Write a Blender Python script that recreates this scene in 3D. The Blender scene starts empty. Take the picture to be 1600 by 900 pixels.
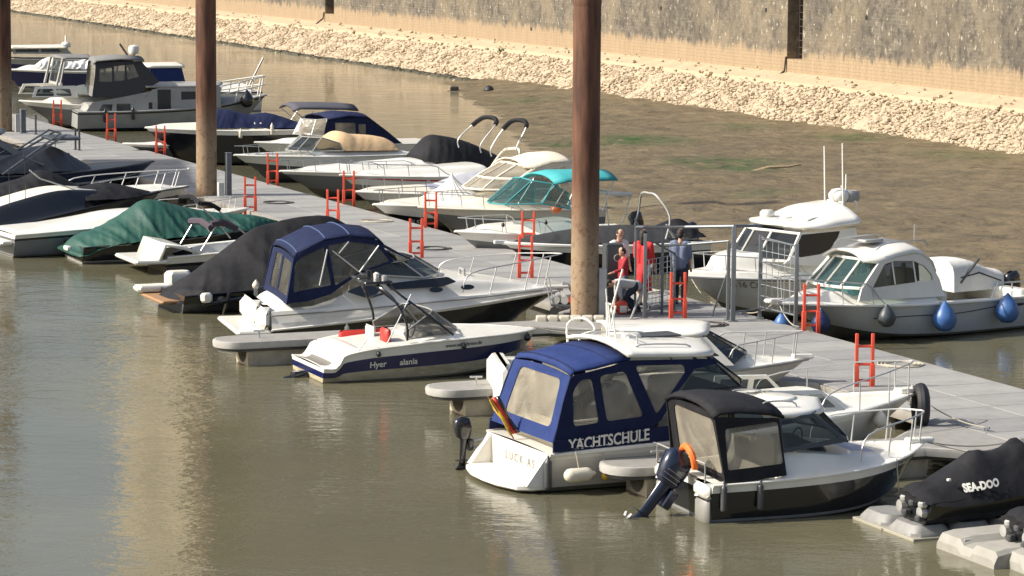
import bpy, math, random
from mathutils import Vector, Matrix, noise, geometry
R = random.Random(7)
C = bpy.context.scene.collection
S = bpy.context.scene
rad = math.radians
# ---------------------------------------------------------------- camera, world, sun, exposure
FPX, CAM_H = 4800.0, 9.4
PITCH, ROLL = math.atan(600/FPX), rad(.4)
fw = Vector((0, math.cos(PITCH), -math.sin(PITCH)))
_r = Vector((1, 0, 0)); _u = _r.cross(fw)
cr = _r*math.cos(ROLL) + _u*math.sin(ROLL)
cu = _u*math.cos(ROLL) - _r*math.sin(ROLL)
EYE = Vector((0, 0, CAM_H))
cam = bpy.data.cameras.new('camera'); co = bpy.data.objects.new('camera', cam); C.objects.link(co)
cam.sensor_width = 36; cam.lens = FPX/1600*36; cam.clip_start = .5; cam.clip_end = 3000
m = Matrix((cr, cu, -fw)).transposed().to_4x4(); m.translation = EYE
co.matrix_world = m
S.camera = co
SUN_AZ, SUN_EL = rad(-99), rad(38)
w = bpy.data.worlds.new('World'); S.world = w; w.use_nodes = True
nt = w.node_tree
sky = nt.nodes.new('ShaderNodeTexSky'); sky.sky_type = 'NISHITA'; sky.sun_disc = False
sky.sun_elevation = SUN_EL; sky.sun_rotation = SUN_AZ; sky.dust_density = 4.0; sky.air_density = 1.0
bg = nt.nodes['Background']; bg.inputs[1].default_value = .125
nt.links.new(sky.outputs[0], bg.inputs[0])
sl = bpy.data.lights.new('sun', 'SUN'); so = bpy.data.objects.new('sun', sl); C.objects.link(so)
sl.energy = 5.0; sl.angle = rad(.5); sl.color = (1, .95, .86)
sd = Vector((math.sin(SUN_AZ)*math.cos(SUN_EL), math.cos(SUN_AZ)*math.cos(SUN_EL), math.sin(SUN_EL)))
so.rotation_euler = sd.to_track_quat('Z', 'Y').to_euler()
S.view_settings.view_transform = 'Standard'; S.view_settings.look = 'None'
S.view_settings.exposure = 0.38; S.view_settings.gamma = 1
S.cycles.max_bounces = 6; S.cycles.transparent_max_bounces = 12

def ray(px, py): return (fw*FPX + cr*(px-800) - cu*(py-450))
def at(px, py, z=0.0):
    d = ray(px, py); return EYE + d*((z-CAM_H)/d.z)
_a, _b = at(1521, 584, .5), at(192, 223, .5); AZ = math.atan2(_b.x-_a.x, _b.y-_a.y); print('AZ', math.degrees(AZ))                                     # direction of the pontoon
DD = Vector((math.sin(AZ), math.cos(AZ), 0))        # along it, away from the camera
PP = Vector((math.sin(AZ+rad(90)), math.cos(AZ+rad(90)), 0))  # across, to the far side
DZ = .5                                             # deck height above the water

# ---------------------------------------------------------------- materials
MATS = {}
def mat(name, col, rough=.5, metal=0, col2=None, scale=4, amt=.5, bump=0, bscale=None, stretch=(1, 1, 1), spec=.5, coat=0, detail=4, contrast=(.35, .65)):
    if name in MATS: return MATS[name]
    m = bpy.data.materials.new(name); m.use_nodes = True; n = m.node_tree; b = n.nodes['Principled BSDF']
    b.inputs['Base Color'].default_value = (*col, 1); b.inputs['Roughness'].default_value = rough
    b.inputs['Metallic'].default_value = metal; b.inputs['Specular IOR Level'].default_value = spec
    b.inputs['Coat Weight'].default_value = coat
    tc = n.nodes.new('ShaderNodeTexCoord'); mp = n.nodes.new('ShaderNodeMapping'); mp.inputs['Scale'].default_value = stretch
    n.links.new(tc.outputs['Object'], mp.inputs[0])
    if col2:
        t = n.nodes.new('ShaderNodeTexNoise'); t.inputs['Scale'].default_value = scale; t.inputs['Detail'].default_value = detail
        t.inputs['Roughness'].default_value = .65
        n.links.new(mp.outputs[0], t.inputs[0])
        r = n.nodes.new('ShaderNodeMapRange'); r.inputs[1].default_value = contrast[0]; r.inputs[2].default_value = contrast[1]; r.inputs[4].default_value = amt
        n.links.new(t.outputs[0], r.inputs[0])
        x = n.nodes.new('ShaderNodeMix'); x.data_type = 'RGBA'
        x.inputs[6].default_value = (*col, 1); x.inputs[7].default_value = (*col2, 1)
        n.links.new(r.outputs[0], x.inputs[0]); n.links.new(x.outputs[2], b.inputs['Base Color'])
    if bump:
        t2 = n.nodes.new('ShaderNodeTexNoise'); t2.inputs['Scale'].default_value = bscale or scale; t2.inputs['Detail'].default_value = 4
        n.links.new(mp.outputs[0], t2.inputs[0])
        bu = n.nodes.new('ShaderNodeBump'); bu.inputs['Strength'].default_value = 1; bu.inputs['Distance'].default_value = bump
        n.links.new(t2.outputs[0], bu.inputs['Height']); n.links.new(bu.outputs[0], b.inputs['Normal'])
    MATS[name] = m; return m
def glass(name, tint, fac, rough=.04, diff=None, wob=0):
    """a pane: part see-through (tinted), part shiny skin"""
    m = bpy.data.materials.new(name); m.use_nodes = True; n = m.node_tree; b = n.nodes['Principled BSDF']
    b.inputs['Base Color'].default_value = (*(diff or (.02, .025, .03)), 1); b.inputs['Roughness'].default_value = rough
    b.inputs['Specular IOR Level'].default_value = .6
    t = n.nodes.new('ShaderNodeBsdfTransparent'); t.inputs[0].default_value = (*tint, 1)
    x = n.nodes.new('ShaderNodeMixShader'); x.inputs[0].default_value = fac
    out = n.nodes['Material Output']
    if wob:
        tc = n.nodes.new('ShaderNodeTexCoord'); z = n.nodes.new('ShaderNodeTexNoise'); z.inputs['Scale'].default_value = 1.3; z.inputs['Detail'].default_value = 2; z.inputs['Distortion'].default_value = 1.2; n.links.new(tc.outputs['Object'], z.inputs[0])
        r = n.nodes.new('ShaderNodeMapRange'); r.inputs[1].default_value = .3; r.inputs[2].default_value = .7; r.inputs[3].default_value = fac-.13; r.inputs[4].default_value = fac+.16; n.links.new(z.outputs[0], r.inputs[0]); n.links.new(r.outputs[0], x.inputs[0])
        bu = n.nodes.new('ShaderNodeBump'); bu.inputs['Distance'].default_value = wob; n.links.new(z.outputs[0], bu.inputs['Height']); n.links.new(bu.outputs[0], b.inputs['Normal'])
    n.links.new(t.outputs[0], x.inputs[1]); n.links.new(b.outputs[0], x.inputs[2]); n.links.new(x.outputs[0], out.inputs[0])
    MATS[name] = m; return m
white = mat('gelcoat_white', (.80, .78, .71), .28, col2=(.62, .59, .50), scale=1.3, amt=.5, stretch=(1, 1, .5), coat=.3)
cream = mat('gelcoat_cream', (.78, .72, .60), .35, col2=(.62, .55, .42), scale=1.5, amt=.5)
nonskid = mat('deck_nonskid', (.66, .64, .57), .7, col2=(.5, .47, .4), scale=5, amt=.5, bump=.002, bscale=200)
lgrey = mat('gelcoat_grey', (.36, .36, .34), .4, col2=(.27, .26, .23), scale=2, amt=.6)
mgrey = mat('paint_mid_grey', (.20, .21, .21), .4, col2=(.14, .14, .14), scale=2)
dgrey = mat('paint_dark_grey', (.055, .058, .062), .4, col2=(.09, .09, .085), scale=3)
black = mat('gelcoat_black', (.012, .013, .016), .16, coat=.5)
navyhull = mat('gelcoat_navy', (.008, .012, .075), .18, coat=.4)
teal = mat('teal_canvas', (.035, .30, .32), .75, col2=(.06, .38, .39), scale=3)
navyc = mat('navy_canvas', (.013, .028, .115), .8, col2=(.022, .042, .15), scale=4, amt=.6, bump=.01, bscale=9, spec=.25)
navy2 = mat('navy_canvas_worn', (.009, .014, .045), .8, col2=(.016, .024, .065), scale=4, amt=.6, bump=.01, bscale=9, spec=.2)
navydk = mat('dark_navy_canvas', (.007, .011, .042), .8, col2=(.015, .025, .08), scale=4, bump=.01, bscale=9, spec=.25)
blackc = mat('black_canvas', (.009, .009, .011), .75, col2=(.02, .02, .022), scale=3, amt=.7, bump=.012, bscale=7, spec=.25)
greyc = mat('grey_canvas', (.16, .16, .155), .85, col2=(.22, .21, .2), scale=4, bump=.01, bscale=9)
greenc = mat('green_tarpaulin', (.008, .055, .038), .6, col2=(.014, .085, .06), scale=3, amt=.7, bump=.015, bscale=5)
creamc = mat('cream_canvas', (.72, .66, .52), .85, col2=(.6, .54, .42), scale=3, bump=.01, bscale=8)
whitec = mat('white_canvas', (.66, .65, .6), .8, col2=(.5, .5, .47), scale=3, bump=.01, bscale=8)
tanc = mat('tan_canvas', (.62, .43, .24), .85, col2=(.5, .34, .18), scale=3, bump=.01, bscale=8)
steel = mat('stainless_steel', (.50, .50, .48), .42, .55)
alu = mat('galvanised_steel', (.30, .32, .33), .5, .6, col2=(.2, .21, .21), scale=12)
rubber = mat('black_rubber', (.015, .015, .017), .6)
redp = mat('red_ladder_paint', (.74, .085, .04), .5, col2=(.5, .06, .03), scale=9)
redv = mat('red_vinyl', (.5, .03, .02), .5)
wood = mat('teak_wood', (.34, .19, .09), .6, col2=(.22, .12, .055), scale=3, stretch=(1, 9, 1))
bluef = mat('blue_fender', (.04, .115, .32), .42, col2=(.08, .17, .33), scale=5)
navyf = mat('navy_fender', (.015, .03, .09), .4)
whitef = mat('white_fender', (.66, .61, .5), .45, col2=(.5, .45, .34), scale=8)
yellowf = mat('yellow_plastic', (.8, .5, .03), .4)
orangep = mat('orange_plastic', (.85, .17, .03), .5)
rope = mat('rope', (.4, .36, .28), .9)
ropedk = mat('dark_rope', (.05, .045, .04), .9)
antifoul = mat('antifouling', (.09, .085, .07), .7, col2=(.16, .14, .09), scale=5)
waterl = mat('stained_underbody', (.44, .39, .27), .6, col2=(.25, .21, .12), scale=3, amt=.8, stretch=(1, 1, 3))
plastic = mat('grey_float_plastic', (.21, .21, .2), .55, col2=(.29, .28, .25), scale=6)
concrete = mat('float_concrete', (.5, .44, .33), .85, col2=(.3, .26, .18), scale=2.5, amt=.8)
clear = glass('clear_vinyl', (.72, .7, .64), .46, .16, (.42, .38, .30), .03)
smoke = glass('smoked_vinyl', (.42, .42, .4), .5, .14, (.15, .14, .12), .03)
pane = glass('cabin_glass', (.35, .4, .4), .55, .04, (.03, .035, .04))
cyang = glass('green_glass', (.5, .62, .6), .4, .04, (.06, .12, .12))
darkp = mat('dark_window', (.012, .013, .016), .08, spec=.7)
curtain = mat('curtain_cloth', (.5, .46, .38), .9)

# ---------------------------------------------------------------- mesh building
class MB:
    def __init__(s): s.v = []; s.f = []; s.m = []
    def add(s, vs, fs, mi=0):
        o = len(s.v); s.v += [tuple(p) for p in vs]
        for k, f in enumerate(fs):
            s.f.append(tuple(i+o for i in f)); s.m.append(mi[k] if isinstance(mi, list) else mi)
        return s
    def grid(s, rows, mi=0, closed=False, matf=None):
        n = len(rows[0]); vs = [p for r in rows for p in r]; fs = []; ms = []
        for i in range(len(rows)-1):
            for j in range(n if closed else n-1):
                k = (j+1) % n
                fs.append((i*n+j, i*n+k, (i+1)*n+k, (i+1)*n+j)); ms.append(matf(i, j) if matf else mi)
        return s.add(vs, fs, ms)
    def box(s, x0, x1, y0, y1, z0, z1, mi=0, bev=0):
        if bev <= 0:
            v = [(x, y, z) for z in (z0, z1) for y in (y0, y1) for x in (x0, x1)]
            return s.add(v, [(0, 2, 3, 1), (4, 5, 7, 6), (0, 1, 5, 4), (2, 6, 7, 3), (0, 4, 6, 2), (1, 3, 7, 5)], mi)
        b = min(bev, (x1-x0)/2.01, (y1-y0)/2.01, (z1-z0)/2.01)
        def ring(z, e):
            a = b+e
            return [(x0+a, y0+e, z), (x1-a, y0+e, z), (x1-e, y0+a, z), (x1-e, y1-a, z), (x1-a, y1-e, z), (x0+a, y1-e, z), (x0+e, y1-a, z), (x0+e, y0+a, z)]
        s.grid([ring(z0, b*.7), ring(z0+b, 0), ring(z1-b, 0), ring(z1, b*.7)], mi, True)
        s.add(ring(z0, b*.7)[::-1], [tuple(range(8))], mi); s.add(ring(z1, b*.7), [tuple(range(8))], mi); return s
    def tube(s, pts, r, n=6, mi=0, cap=True):
        pts = [Vector(p) for p in pts]; rows = []; N = len(pts)
        up = Vector((0, 0, 1))
        prev = None
        for i, p in enumerate(pts):
            t = (pts[min(i+1, N-1)]-pts[max(i-1, 0)])
            if t.length < 1e-9: t = Vector((0, 0, 1))
            t.normalize()
            a = prev if prev is not None else (Vector((1, 0, 0)) if abs(t.z) > .9 else up)
            x = (a - t*a.dot(t))
            if x.length < 1e-4: x = t.orthogonal()
            x.normalize(); prev = x; y = t.cross(x)
            rr = r[i] if isinstance(r, (list, tuple)) else r
            rows.append([p + (x*math.cos(q*2*math.pi/n) + y*math.sin(q*2*math.pi/n))*rr for q in range(n)])
        s.grid(rows, mi, True)
        if cap:
            s.add(rows[0][::-1], [tuple(range(n))], mi); s.add(rows[-1], [tuple(range(n))], mi)
        return s
    def lathe(s, prof, c=(0, 0, 0), n=14, mi=0, axis='z'):
        rows = []
        for r, h in prof:
            row = []
            for q in range(n):
                a = q*2*math.pi/n; x, y = math.cos(a)*r, math.sin(a)*r
                p = (x, y, h) if axis == 'z' else ((h, x, y) if axis == 'x' else (y, h, x))
                row.append((p[0]+c[0], p[1]+c[1], p[2]+c[2]))
            rows.append(row)
        return s.grid(rows, mi, True)
    def build(s, name, mats, parent=None, smooth=35, solid=0, **kw):
        me = bpy.data.meshes.new(name); me.from_pydata(s.v, [], s.f)
        for mm in (mats if isinstance(mats, (list, tuple)) else [mats]): me.materials.append(mm)
        me.polygons.foreach_set('material_index', s.m)
        if smooth:
            me.polygons.foreach_set('use_smooth', [True]*len(s.f)); me.update()
            me.set_sharp_from_angle(angle=rad(smooth))
        me.validate(); me.update()
        o = bpy.data.objects.new(name, me); C.objects.link(o)
        if parent: o.parent = parent
        if solid:
            md = o.modifiers.new('thickness', 'SOLIDIFY'); md.thickness = solid; md.offset = 0
        tag(o, **kw); return o
def tag(o, label=None, cat=None, group=None, kind=None):
    if label: o['label'] = label
    if cat: o['category'] = cat
    if group: o['group'] = group
    if kind: o['kind'] = kind
    return o
def thing(name, label, cat, loc=(0, 0, 0), rz=0, group=None):
    o = bpy.data.objects.new(name, None); C.objects.link(o); o.location = loc; o.rotation_euler = (0, 0, rz)
    o.empty_display_size = .2
    return tag(o, label, cat, group)
def copy_tree(o, parent=None):
    c = o.copy(); C.objects.link(c)
    if parent: c.parent = parent
    for ch in list(o.children): copy_tree(ch, c)
    return c
def spl(pts, n=6):
    """smooth curve through points"""
    P = [Vector(p) for p in pts]; out = []
    for i in range(len(P)-1):
        a = P[max(i-1, 0)]; b = P[i]; c = P[i+1]; d = P[min(i+2, len(P)-1)]
        for k in range(n):
            t = k/n
            out.append(.5*((2*b)+(c-a)*t+(2*a-5*b+4*c-d)*t*t+(3*b-a-3*c+d)*t**3))
    out.append(P[-1]); return out
def lerp(a, b, t): return a+(b-a)*t
def sm(t): t = max(0, min(1, t)); return t*t*(3-2*t)
def interp(tab, x):
    if x <= tab[0][0]: return tab[0][1]
    for (a, u), (b, v) in zip(tab, tab[1:]):
        if x <= b:
            return u if b-a < 1e-9 else lerp(u, v, (x-a)/(b-a))
    return tab[-1][1]
def sinterp(tab, x):
    """smooth version, through the same points"""
    n = len(tab)
    if x <= tab[0][0]: return tab[0][1]
    if x >= tab[-1][0]: return tab[-1][1]
    for i in range(n-1):
        if x <= tab[i+1][0]:
            (a, u), (b, v) = tab[i], tab[i+1]; h = max(b-a, 1e-9); t = (x-a)/h
            m0 = (v-tab[i-1][1])/(b-tab[i-1][0])*h if i > 0 else (v-u)
            m1 = (tab[i+2][1]-u)/(tab[i+2][0]-a)*h if i+2 < n else (v-u)
            return (2*t**3-3*t*t+1)*u+(t**3-2*t*t+t)*m0+(-2*t**3+3*t*t)*v+(t**3-t*t)*m1
    return tab[-1][1]
def tri2d(outer, holes=()):
    """triangles of a polygon with holes"""
    polys = [[Vector((p[0], p[1], 0)) for p in q] for q in (outer, *holes)]
    tris = geometry.tessellate_polygon(polys)
    flat = [p for q in polys for p in q]
    return [(p.x, p.y) for p in flat], [tuple(t) for t in tris]
def rounded(poly, r=.06, n=3):
    out = []; N = len(poly)
    for i in range(N):
        p = Vector(poly[i][:2]); a = Vector(poly[i-1][:2]); b = Vector(poly[(i+1) % N][:2])
        da, db = (a-p), (b-p); ra = min(r, da.length*.45); rb = min(r, db.length*.45)
        A = p+da.normalized()*ra; B = p+db.normalized()*rb
        for k in range(n+1):
            t = k/n; q = A*(1-t)**2+p*2*t*(1-t)+B*t*t; out.append((q.x, q.y))
    return out
def text2d(s, size, bold=.0):
    cu_ = bpy.data.curves.new('lettering', 'FONT'); cu_.body = s; cu_.size = size; cu_.offset = bold; cu_.resolution_u = 3
    cu_.align_x = 'CENTER'; cu_.align_y = 'CENTER'
    o = bpy.data.objects.new('lettering', cu_); C.objects.link(o)
    me = bpy.data.meshes.new_from_object(o.evaluated_get(bpy.context.evaluated_depsgraph_get()))
    v = [(p.co.x, p.co.y) for p in me.vertices]; f = [tuple(p.vertices) for p in me.polygons]
    bpy.data.objects.remove(o); bpy.data.meshes.remove(me); return v, f

# ---------------------------------------------------------------- boats
class Boat:
    """local axes: x to the bow, y to port, z up from the waterline; near = the side that faces the camera"""
    def __init__(s, name, label, cat, near, anchor, B, L=None, bow=None, az=None, group=None):
        s.near, s.B = near, B
        a = (AZ+rad(90) if near < 0 else AZ-rad(90)) if az is None else rad(az)
        s.ax = Vector((math.sin(a), math.cos(a), 0)); s.ay = Vector((-s.ax.y, s.ax.x, 0))
        px, py, where, z = anchor
        W = at(px, py, z)
        if where == 'stern':        # waterline corner on the near side
            s.O = W - s.ay*(near*B/2*.93)
        elif where == 'sternc': s.O = W
        else:
            s.O = W - s.ax*L
        s.O = Vector((s.O.x, s.O.y, 0))
        if bow and len(bow) == 3:      # heading from the stern to the bow tip
            Bw = at(*bow)
            for _ in range(25):
                if where == 'stern': s.O = W - s.ay*(near*B/2*.93)
                d = Bw-s.O; d.z = 0; s.ax = d.normalized(); s.ay = Vector((-s.ax.y, s.ax.x, 0))
            L = d.length; s.O = Vector((s.O.x, s.O.y, 0))
        elif bow: L = s.xz(bow[0], bow[1], 0)[0]
        s.L = L
        s.e = thing(name, label, cat, s.O, math.atan2(s.ax.y, s.ax.x), group)
    def xz(s, px, py, y):
        """where the ray through a picture point meets the lengthwise plane y"""
        d = ray(px, py); k = ((s.O-EYE).dot(s.ay)+y)/d.dot(s.ay)
        p = EYE+d*k-s.O; return (p.dot(s.ax), p.z)
    def xy(s, px, py, z):
        p = at(px, py, z)-s.O; return (p.dot(s.ax), p.dot(s.ay))
    def N(s, y): return s.near*y
    # hull
    def hull(s, sheer, bands=((1, 0),), mats=None, chine=((0, .02), (.6, .08), (1, .35)), rake=.7, full=2.4, mid=.4, stern=.93, flare=.16, draft=-.3, vshape=.8, n=34, rub=.025, rubm=None, trans=0):
        L, B = s.L, s.B
        s.sheer = [(a*L, b) for a, b in sheer]
        def shape(t):
            if t < mid: return lerp(stern, 1, math.sin(t/mid*math.pi/2))
            return max(0, 1-((t-mid)/(1-mid))**full)
        s.bs = lambda x: B/2*shape(max(0, min(1, x/L)))
        s.zs = lambda x: sinterp(s.sheer, x)
        vs = [0]+[b[0] for b in bands]
        def prof(t, v):
            bs = B/2*shape(t); zc = sinterp([(a, b) for a, b in chine], t); z1 = s.zs(t*L)
            yc = bs*(1-flare-(.34*t**4))
            if v < 0: return (L*t - rake*t**5, 0, lerp(draft, zc-.02, t**3))
            return (L*t - rake*(1-v)*t**5 - trans*(1-t)**6*-1*(1-v)*0, lerp(yc, bs, v**vshape), lerp(zc, z1, v))
        s.prof = prof
        M = MB(); fine = [-1]
        bm = [0]
        for (b, mi), a in zip(bands, vs):
            k = 3 if b-a > .35 else 1
            for q in range(1, k+1): fine.append(lerp(a, b, q/k)); bm.append(mi)
            if len(fine) == k+1: fine.insert(1, 0.0)
        fine = [-1, 0.0]+[f for f in fine[1:] if f > 0]
        bm = []
        for f0, f1 in zip(fine[1:], fine[2:]):
            c = (f0+f1)/2; bm.append(next(mi for b, mi in bands if c <= b))
        bm = [len(mats)-1 if mats and len(mats) > 1 else 0]+bm
        ts = [i/n for i in range(n+1)]
        for sg in (1, -1):
            rows = [[(p[0], p[1]*sg, p[2]) for p in (prof(t, v) for v in fine)] for t in ts]
            M.grid(rows if sg < 0 else [r for r in rows], 0, matf=lambda i, j: bm[j])
        # transom
        a = [prof(0, v) for v in fine]
        M.grid([[(p[0], -p[1], p[2]) for p in a], [(p[0], p[1], p[2]) for p in a]], 0, matf=lambda i, j: bm[j])
        h = M.build('hull', mats or [white], s.e, smooth=40)
        s.hullo = h
        if rub:
            for sg in (1, -1):
                T = MB(); T.tube([(p[0]+(.01 if t == 1 else 0), p[1]*sg+.008*sg, p[2]-.01) for t, p in ((t, prof(t, 1)) for t in ts)], rub, 6)
                T.build('rub_rail', rubm or steel, s.e)
        return h
    def hp(s, x, v, off=.012):
        """a point on the near hull side at distance x and height fraction v"""
        t = x/s.L; p = Vector(s.prof(t, v)); q = Vector(s.prof(t+.01, v)); r = Vector(s.prof(t, v-.02))
        nrm = (q-p).cross(p-r)
        if nrm.y < 0: nrm = -nrm
        p = p+nrm.normalized()*off
        return (p.x, p.y*s.near, p.z)
    def lettering(s, txt, x, v, size, m_, dv_per_m=None, sx=1, bold=0.0, name='lettering'):
        vv, ff = text2d(txt, size, bold)
        H = s.prof(x/s.L, 1)[2]-s.prof(x/s.L, 0)[2]
        d = 1 if s.near < 0 else -1
        pts = [s.hp(x+a*d*sx, v+b/H) for a, b in vv]
        return MB().add(pts, ff).build(name, m_, s.e, smooth=0)
    # deck: a height field above the sheer
    def deck(s, feats, mats=None, matf=None, res=.08, toe=.0, x0=0.0, name='deck', edge=1.0):
        L = s.L; nx = int((L-x0)/res)+1; ny = max(10, int(s.B/res))
        def f(x, y):
            z = 0
            for ft in feats:
                k = ft[0]
                if k == 'in':            # raised deck edge to edge, inset from the sheer
                    _, a, b, ins, h0, h1, ra, rb, ry = ft
                    t = max(0, min(1, (x-a)/(b-a))); h = lerp(h0, h1, t)
                    e = sm((x-a)/ra+.5 if ra > 0 else 1)*sm((b-x)/rb+.5 if rb > 0 else 1)*sm((s.bs(x)*edge-abs(y)-ins)/ry)
                    z = z+h*e
                if k == 'up':            # raised trunk: x0,x1, w0,w1 (half widths), h0,h1, ramps
                    _, a, b, w0, w1, h0, h1, ra, rb, ry = ft
                    t = max(0, min(1, (x-a)/(b-a))); w_ = lerp(w0, w1, t); h = lerp(h0, h1, t)
                    e = sm((x-a)/ra+.5 if ra > 0 else 1)*sm((b-x)/rb+.5 if rb > 0 else 1)*sm((w_-abs(y))/ry+.5)
                    z = max(z, h*e*(1-.12*(y/max(w_, .1))**2)) if h > 0 else lerp(z, h, e)
                if k == 'z':             # bodywork up to a height read along x
                    _, tab, ins, ry = ft
                    e = sm((s.bs(x)*edge-abs(y)-ins)/ry)*sm((x-tab[0][0])/.12+.5)*sm((tab[-1][0]-x)/.3+.5)
                    z = max(z, lerp(z, sinterp(tab, x)-s.zs(x), e))
            return z
        s.df = f
        rows = []
        us = [-1+2*j/ny for j in range(ny+1)]
        xs = [x0+(L-x0)*i/nx for i in range(nx+1)]
        for x in xs:
            bs = max(s.bs(x)*edge, .001); zz = s.zs(x)
            rows.append([(x, u*bs, zz+f(x, u*bs)*(1 if abs(u) < .999 else 0)+.03*(1-u*u)) for u in us])
        M = MB()
        mf = None
        if matf:
            def mf(i, j):
                x = (xs[i]+xs[i+1])/2; u = (us[j]+us[j+1])/2; return matf(x, u*s.bs(x)*edge, f(x, u*s.bs(x)*edge))
        M.grid(rows, 0, matf=mf)
        return M.build(name, mats or [white], s.e, smooth=38)
    def top(s, x, y): return s.zs(x)+s.df(x, y)+.03*(1-(y/max(s.bs(x), .01))**2)
    def tubes(s, name, paths, r=.014, m_=None, n=6, parent=None, smooth_n=0, **kw):
        M = MB()
        for p in paths: M.tube(spl(p, smooth_n) if smooth_n else p, r, n)
        return M.build(name, m_ or steel, parent or s.e, **kw)
    def rail(s, xs0, xs1, h=.45, inset=.08, posts=4, n=14, close=True, r=.013, rise=0.0, m_=None, mid=False):
        """bow rail from x0 round the bow to x0 on the other side"""
        paths = []; half = []
        for i in range(n+1):
            x = lerp(xs0, xs1, i/n); y = max(s.bs(x)-inset, 0.02); hh = h*sm(min(1, i/n*5+.02))+rise*i/n
            half.append((x, y, s.zs(x)+hh))
        paths.append([(x, y, z) for x, y, z in half]+[(x, -y, z) for x, y, z in half[::-1]] if close else [(x, s.near*y, z) for x, y, z in half])
        if not close: paths.append([(x, -s.near*y, z) for x, y, z in half])
        if mid:
            paths.append([(x, y, s.zs(x)+(z-s.zs(x))*.5) for x, y, z in half[2:]]+[(x, -y, s.zs(x)+(z-s.zs(x))*.5) for x, y, z in half[2:][::-1]])
        for k in range(posts):
            i = int((k+.8)/posts*n*.98); x, y, z = half[min(i, n)]
            for sg in (1, -1): paths.append([(x-.05, y*sg, s.zs(x)), (x, y*sg, z)])
        return s.tubes('bow_rail', paths, r, m_)
    def side_map(s, wb, wt, zb, zt):
        def f(x, z, sg, off=0):
            t = (z-zb)/max(zt-zb, .01); return (x, sg*(lerp(wb, wt, max(-.3, min(1.3, t)))+off), z)
        return f
    def side(s, outer, holes, wb, wt, mframe, mpane, name='side_panel', pname='window', r=.06, thick=.03, sides=(1, -1), panes=True):
        """a side wall of canvas or moulding with real openings and panes in them"""
        zs_ = [p[1] for p in outer]; mp = s.side_map(wb, wt, min(zs_), max(zs_))
        hs = [rounded(h, r) for h in holes]
        for sg in sides:
            v, t = tri2d(outer, hs)
            o = MB().add([mp(a, b, sg) for a, b in v], t).build(name, mframe, s.e, smooth=0, solid=thick)
            if panes:
                for h in hs:
                    v2, t2 = tri2d(h)
                    MB().add([mp(a, b, sg, -.004) for a, b in v2], t2).build(pname, mpane, o, smooth=0)
    def cross(s, A, Bp, holes, mframe, mpane, name='end_panel', pname='window', r=.06, thick=.03):
        """a panel across the boat; A = (x, z, half width) of its foot, Bp of its head; holes in u -1..1, v 0..1"""
        def mp(u, v, off=0): return (lerp(A[0], Bp[0], v)+off, u*lerp(A[2], Bp[2], v), lerp(A[1], Bp[1], v)+(1-u*u)*.06*v)
        sc = (A[2]+Bp[2])/2; hh = max(.1, math.hypot(Bp[0]-A[0], Bp[1]-A[1]))
        outer = [(-1, 0), (1, 0), (1, 1), (.5, 1), (0, 1), (-.5, 1), (-1, 1)]
        hs = [[(a/sc, b/hh) for a, b in rounded([(a*sc, b*hh) for a, b in h], r)] for h in holes]
        v, t = tri2d(outer, hs)
        o = MB().add([mp(a, b) for a, b in v], t).build(name, mframe, s.e, smooth=0, solid=thick)
        for h in hs:
            v2, t2 = tri2d(h); MB().add([mp(a, b) for a, b in v2], t2).build(pname, mpane, o, smooth=0)
        return o
    def roof(s, pts, m_, camber=.08, name='roof', thick=.04, nu=12, over=.03, rad_=.5, sag=0):
        """pts: (x, z, half width) from aft to forward"""
        rows = []
        P = pts
        for i, (x, z, w_) in enumerate(P):
            rows.append([(x, -w_-over+2*(w_+over)*j/nu, z+camber*(1-abs(-1+2*j/nu)**2.6)) for j in range(nu+1)])
        return MB().grid(rows).build(name, m_, s.e, smooth=50, solid=thick)
    def screen(s, bot, topp, mg=None, mf=None, name='windscreen', posts=None, r=.016, parts=None):
        """bot/topp: half rows (x, y, z) from the centre front to the aft side; mirrored"""
        mg = mg or pane; mf = mf or steel
        e = s.tubes(name, [[(x, -y, z) for x, y, z in topp[::-1]]+[p for p in topp[(1 if topp[0][1] == 0 else 0):]],
                           [(x, -y, z) for x, y, z in bot[::-1]]+[p for p in bot[(1 if bot[0][1] == 0 else 0):]]] +
                    [[(a[0], sg*a[1], a[2]), (b[0], sg*b[1], b[2])] for k, (a, b) in enumerate(zip(bot, topp)) for sg in (1, -1) if (posts is None or k in posts)], r, mf)
        for sg in (1, -1):
            for k in range(len(bot)-1):
                q = [bot[k], bot[k+1], topp[k+1], topp[k]]
                MB().add([(x, sg*y, z) for x, y, z in q], [(0, 1, 2, 3)]).build('pane', mg, e, smooth=0)
        return e
    def block(s, name, x0, x1, y0, y1, z0, z1, m_, bev=.05, parent=None):
        return MB().box(x0, x1, min(y0, y1), max(y0, y1), z0, z1, 0, bev).build(name, m_, parent or s.e, smooth=50)
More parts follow.
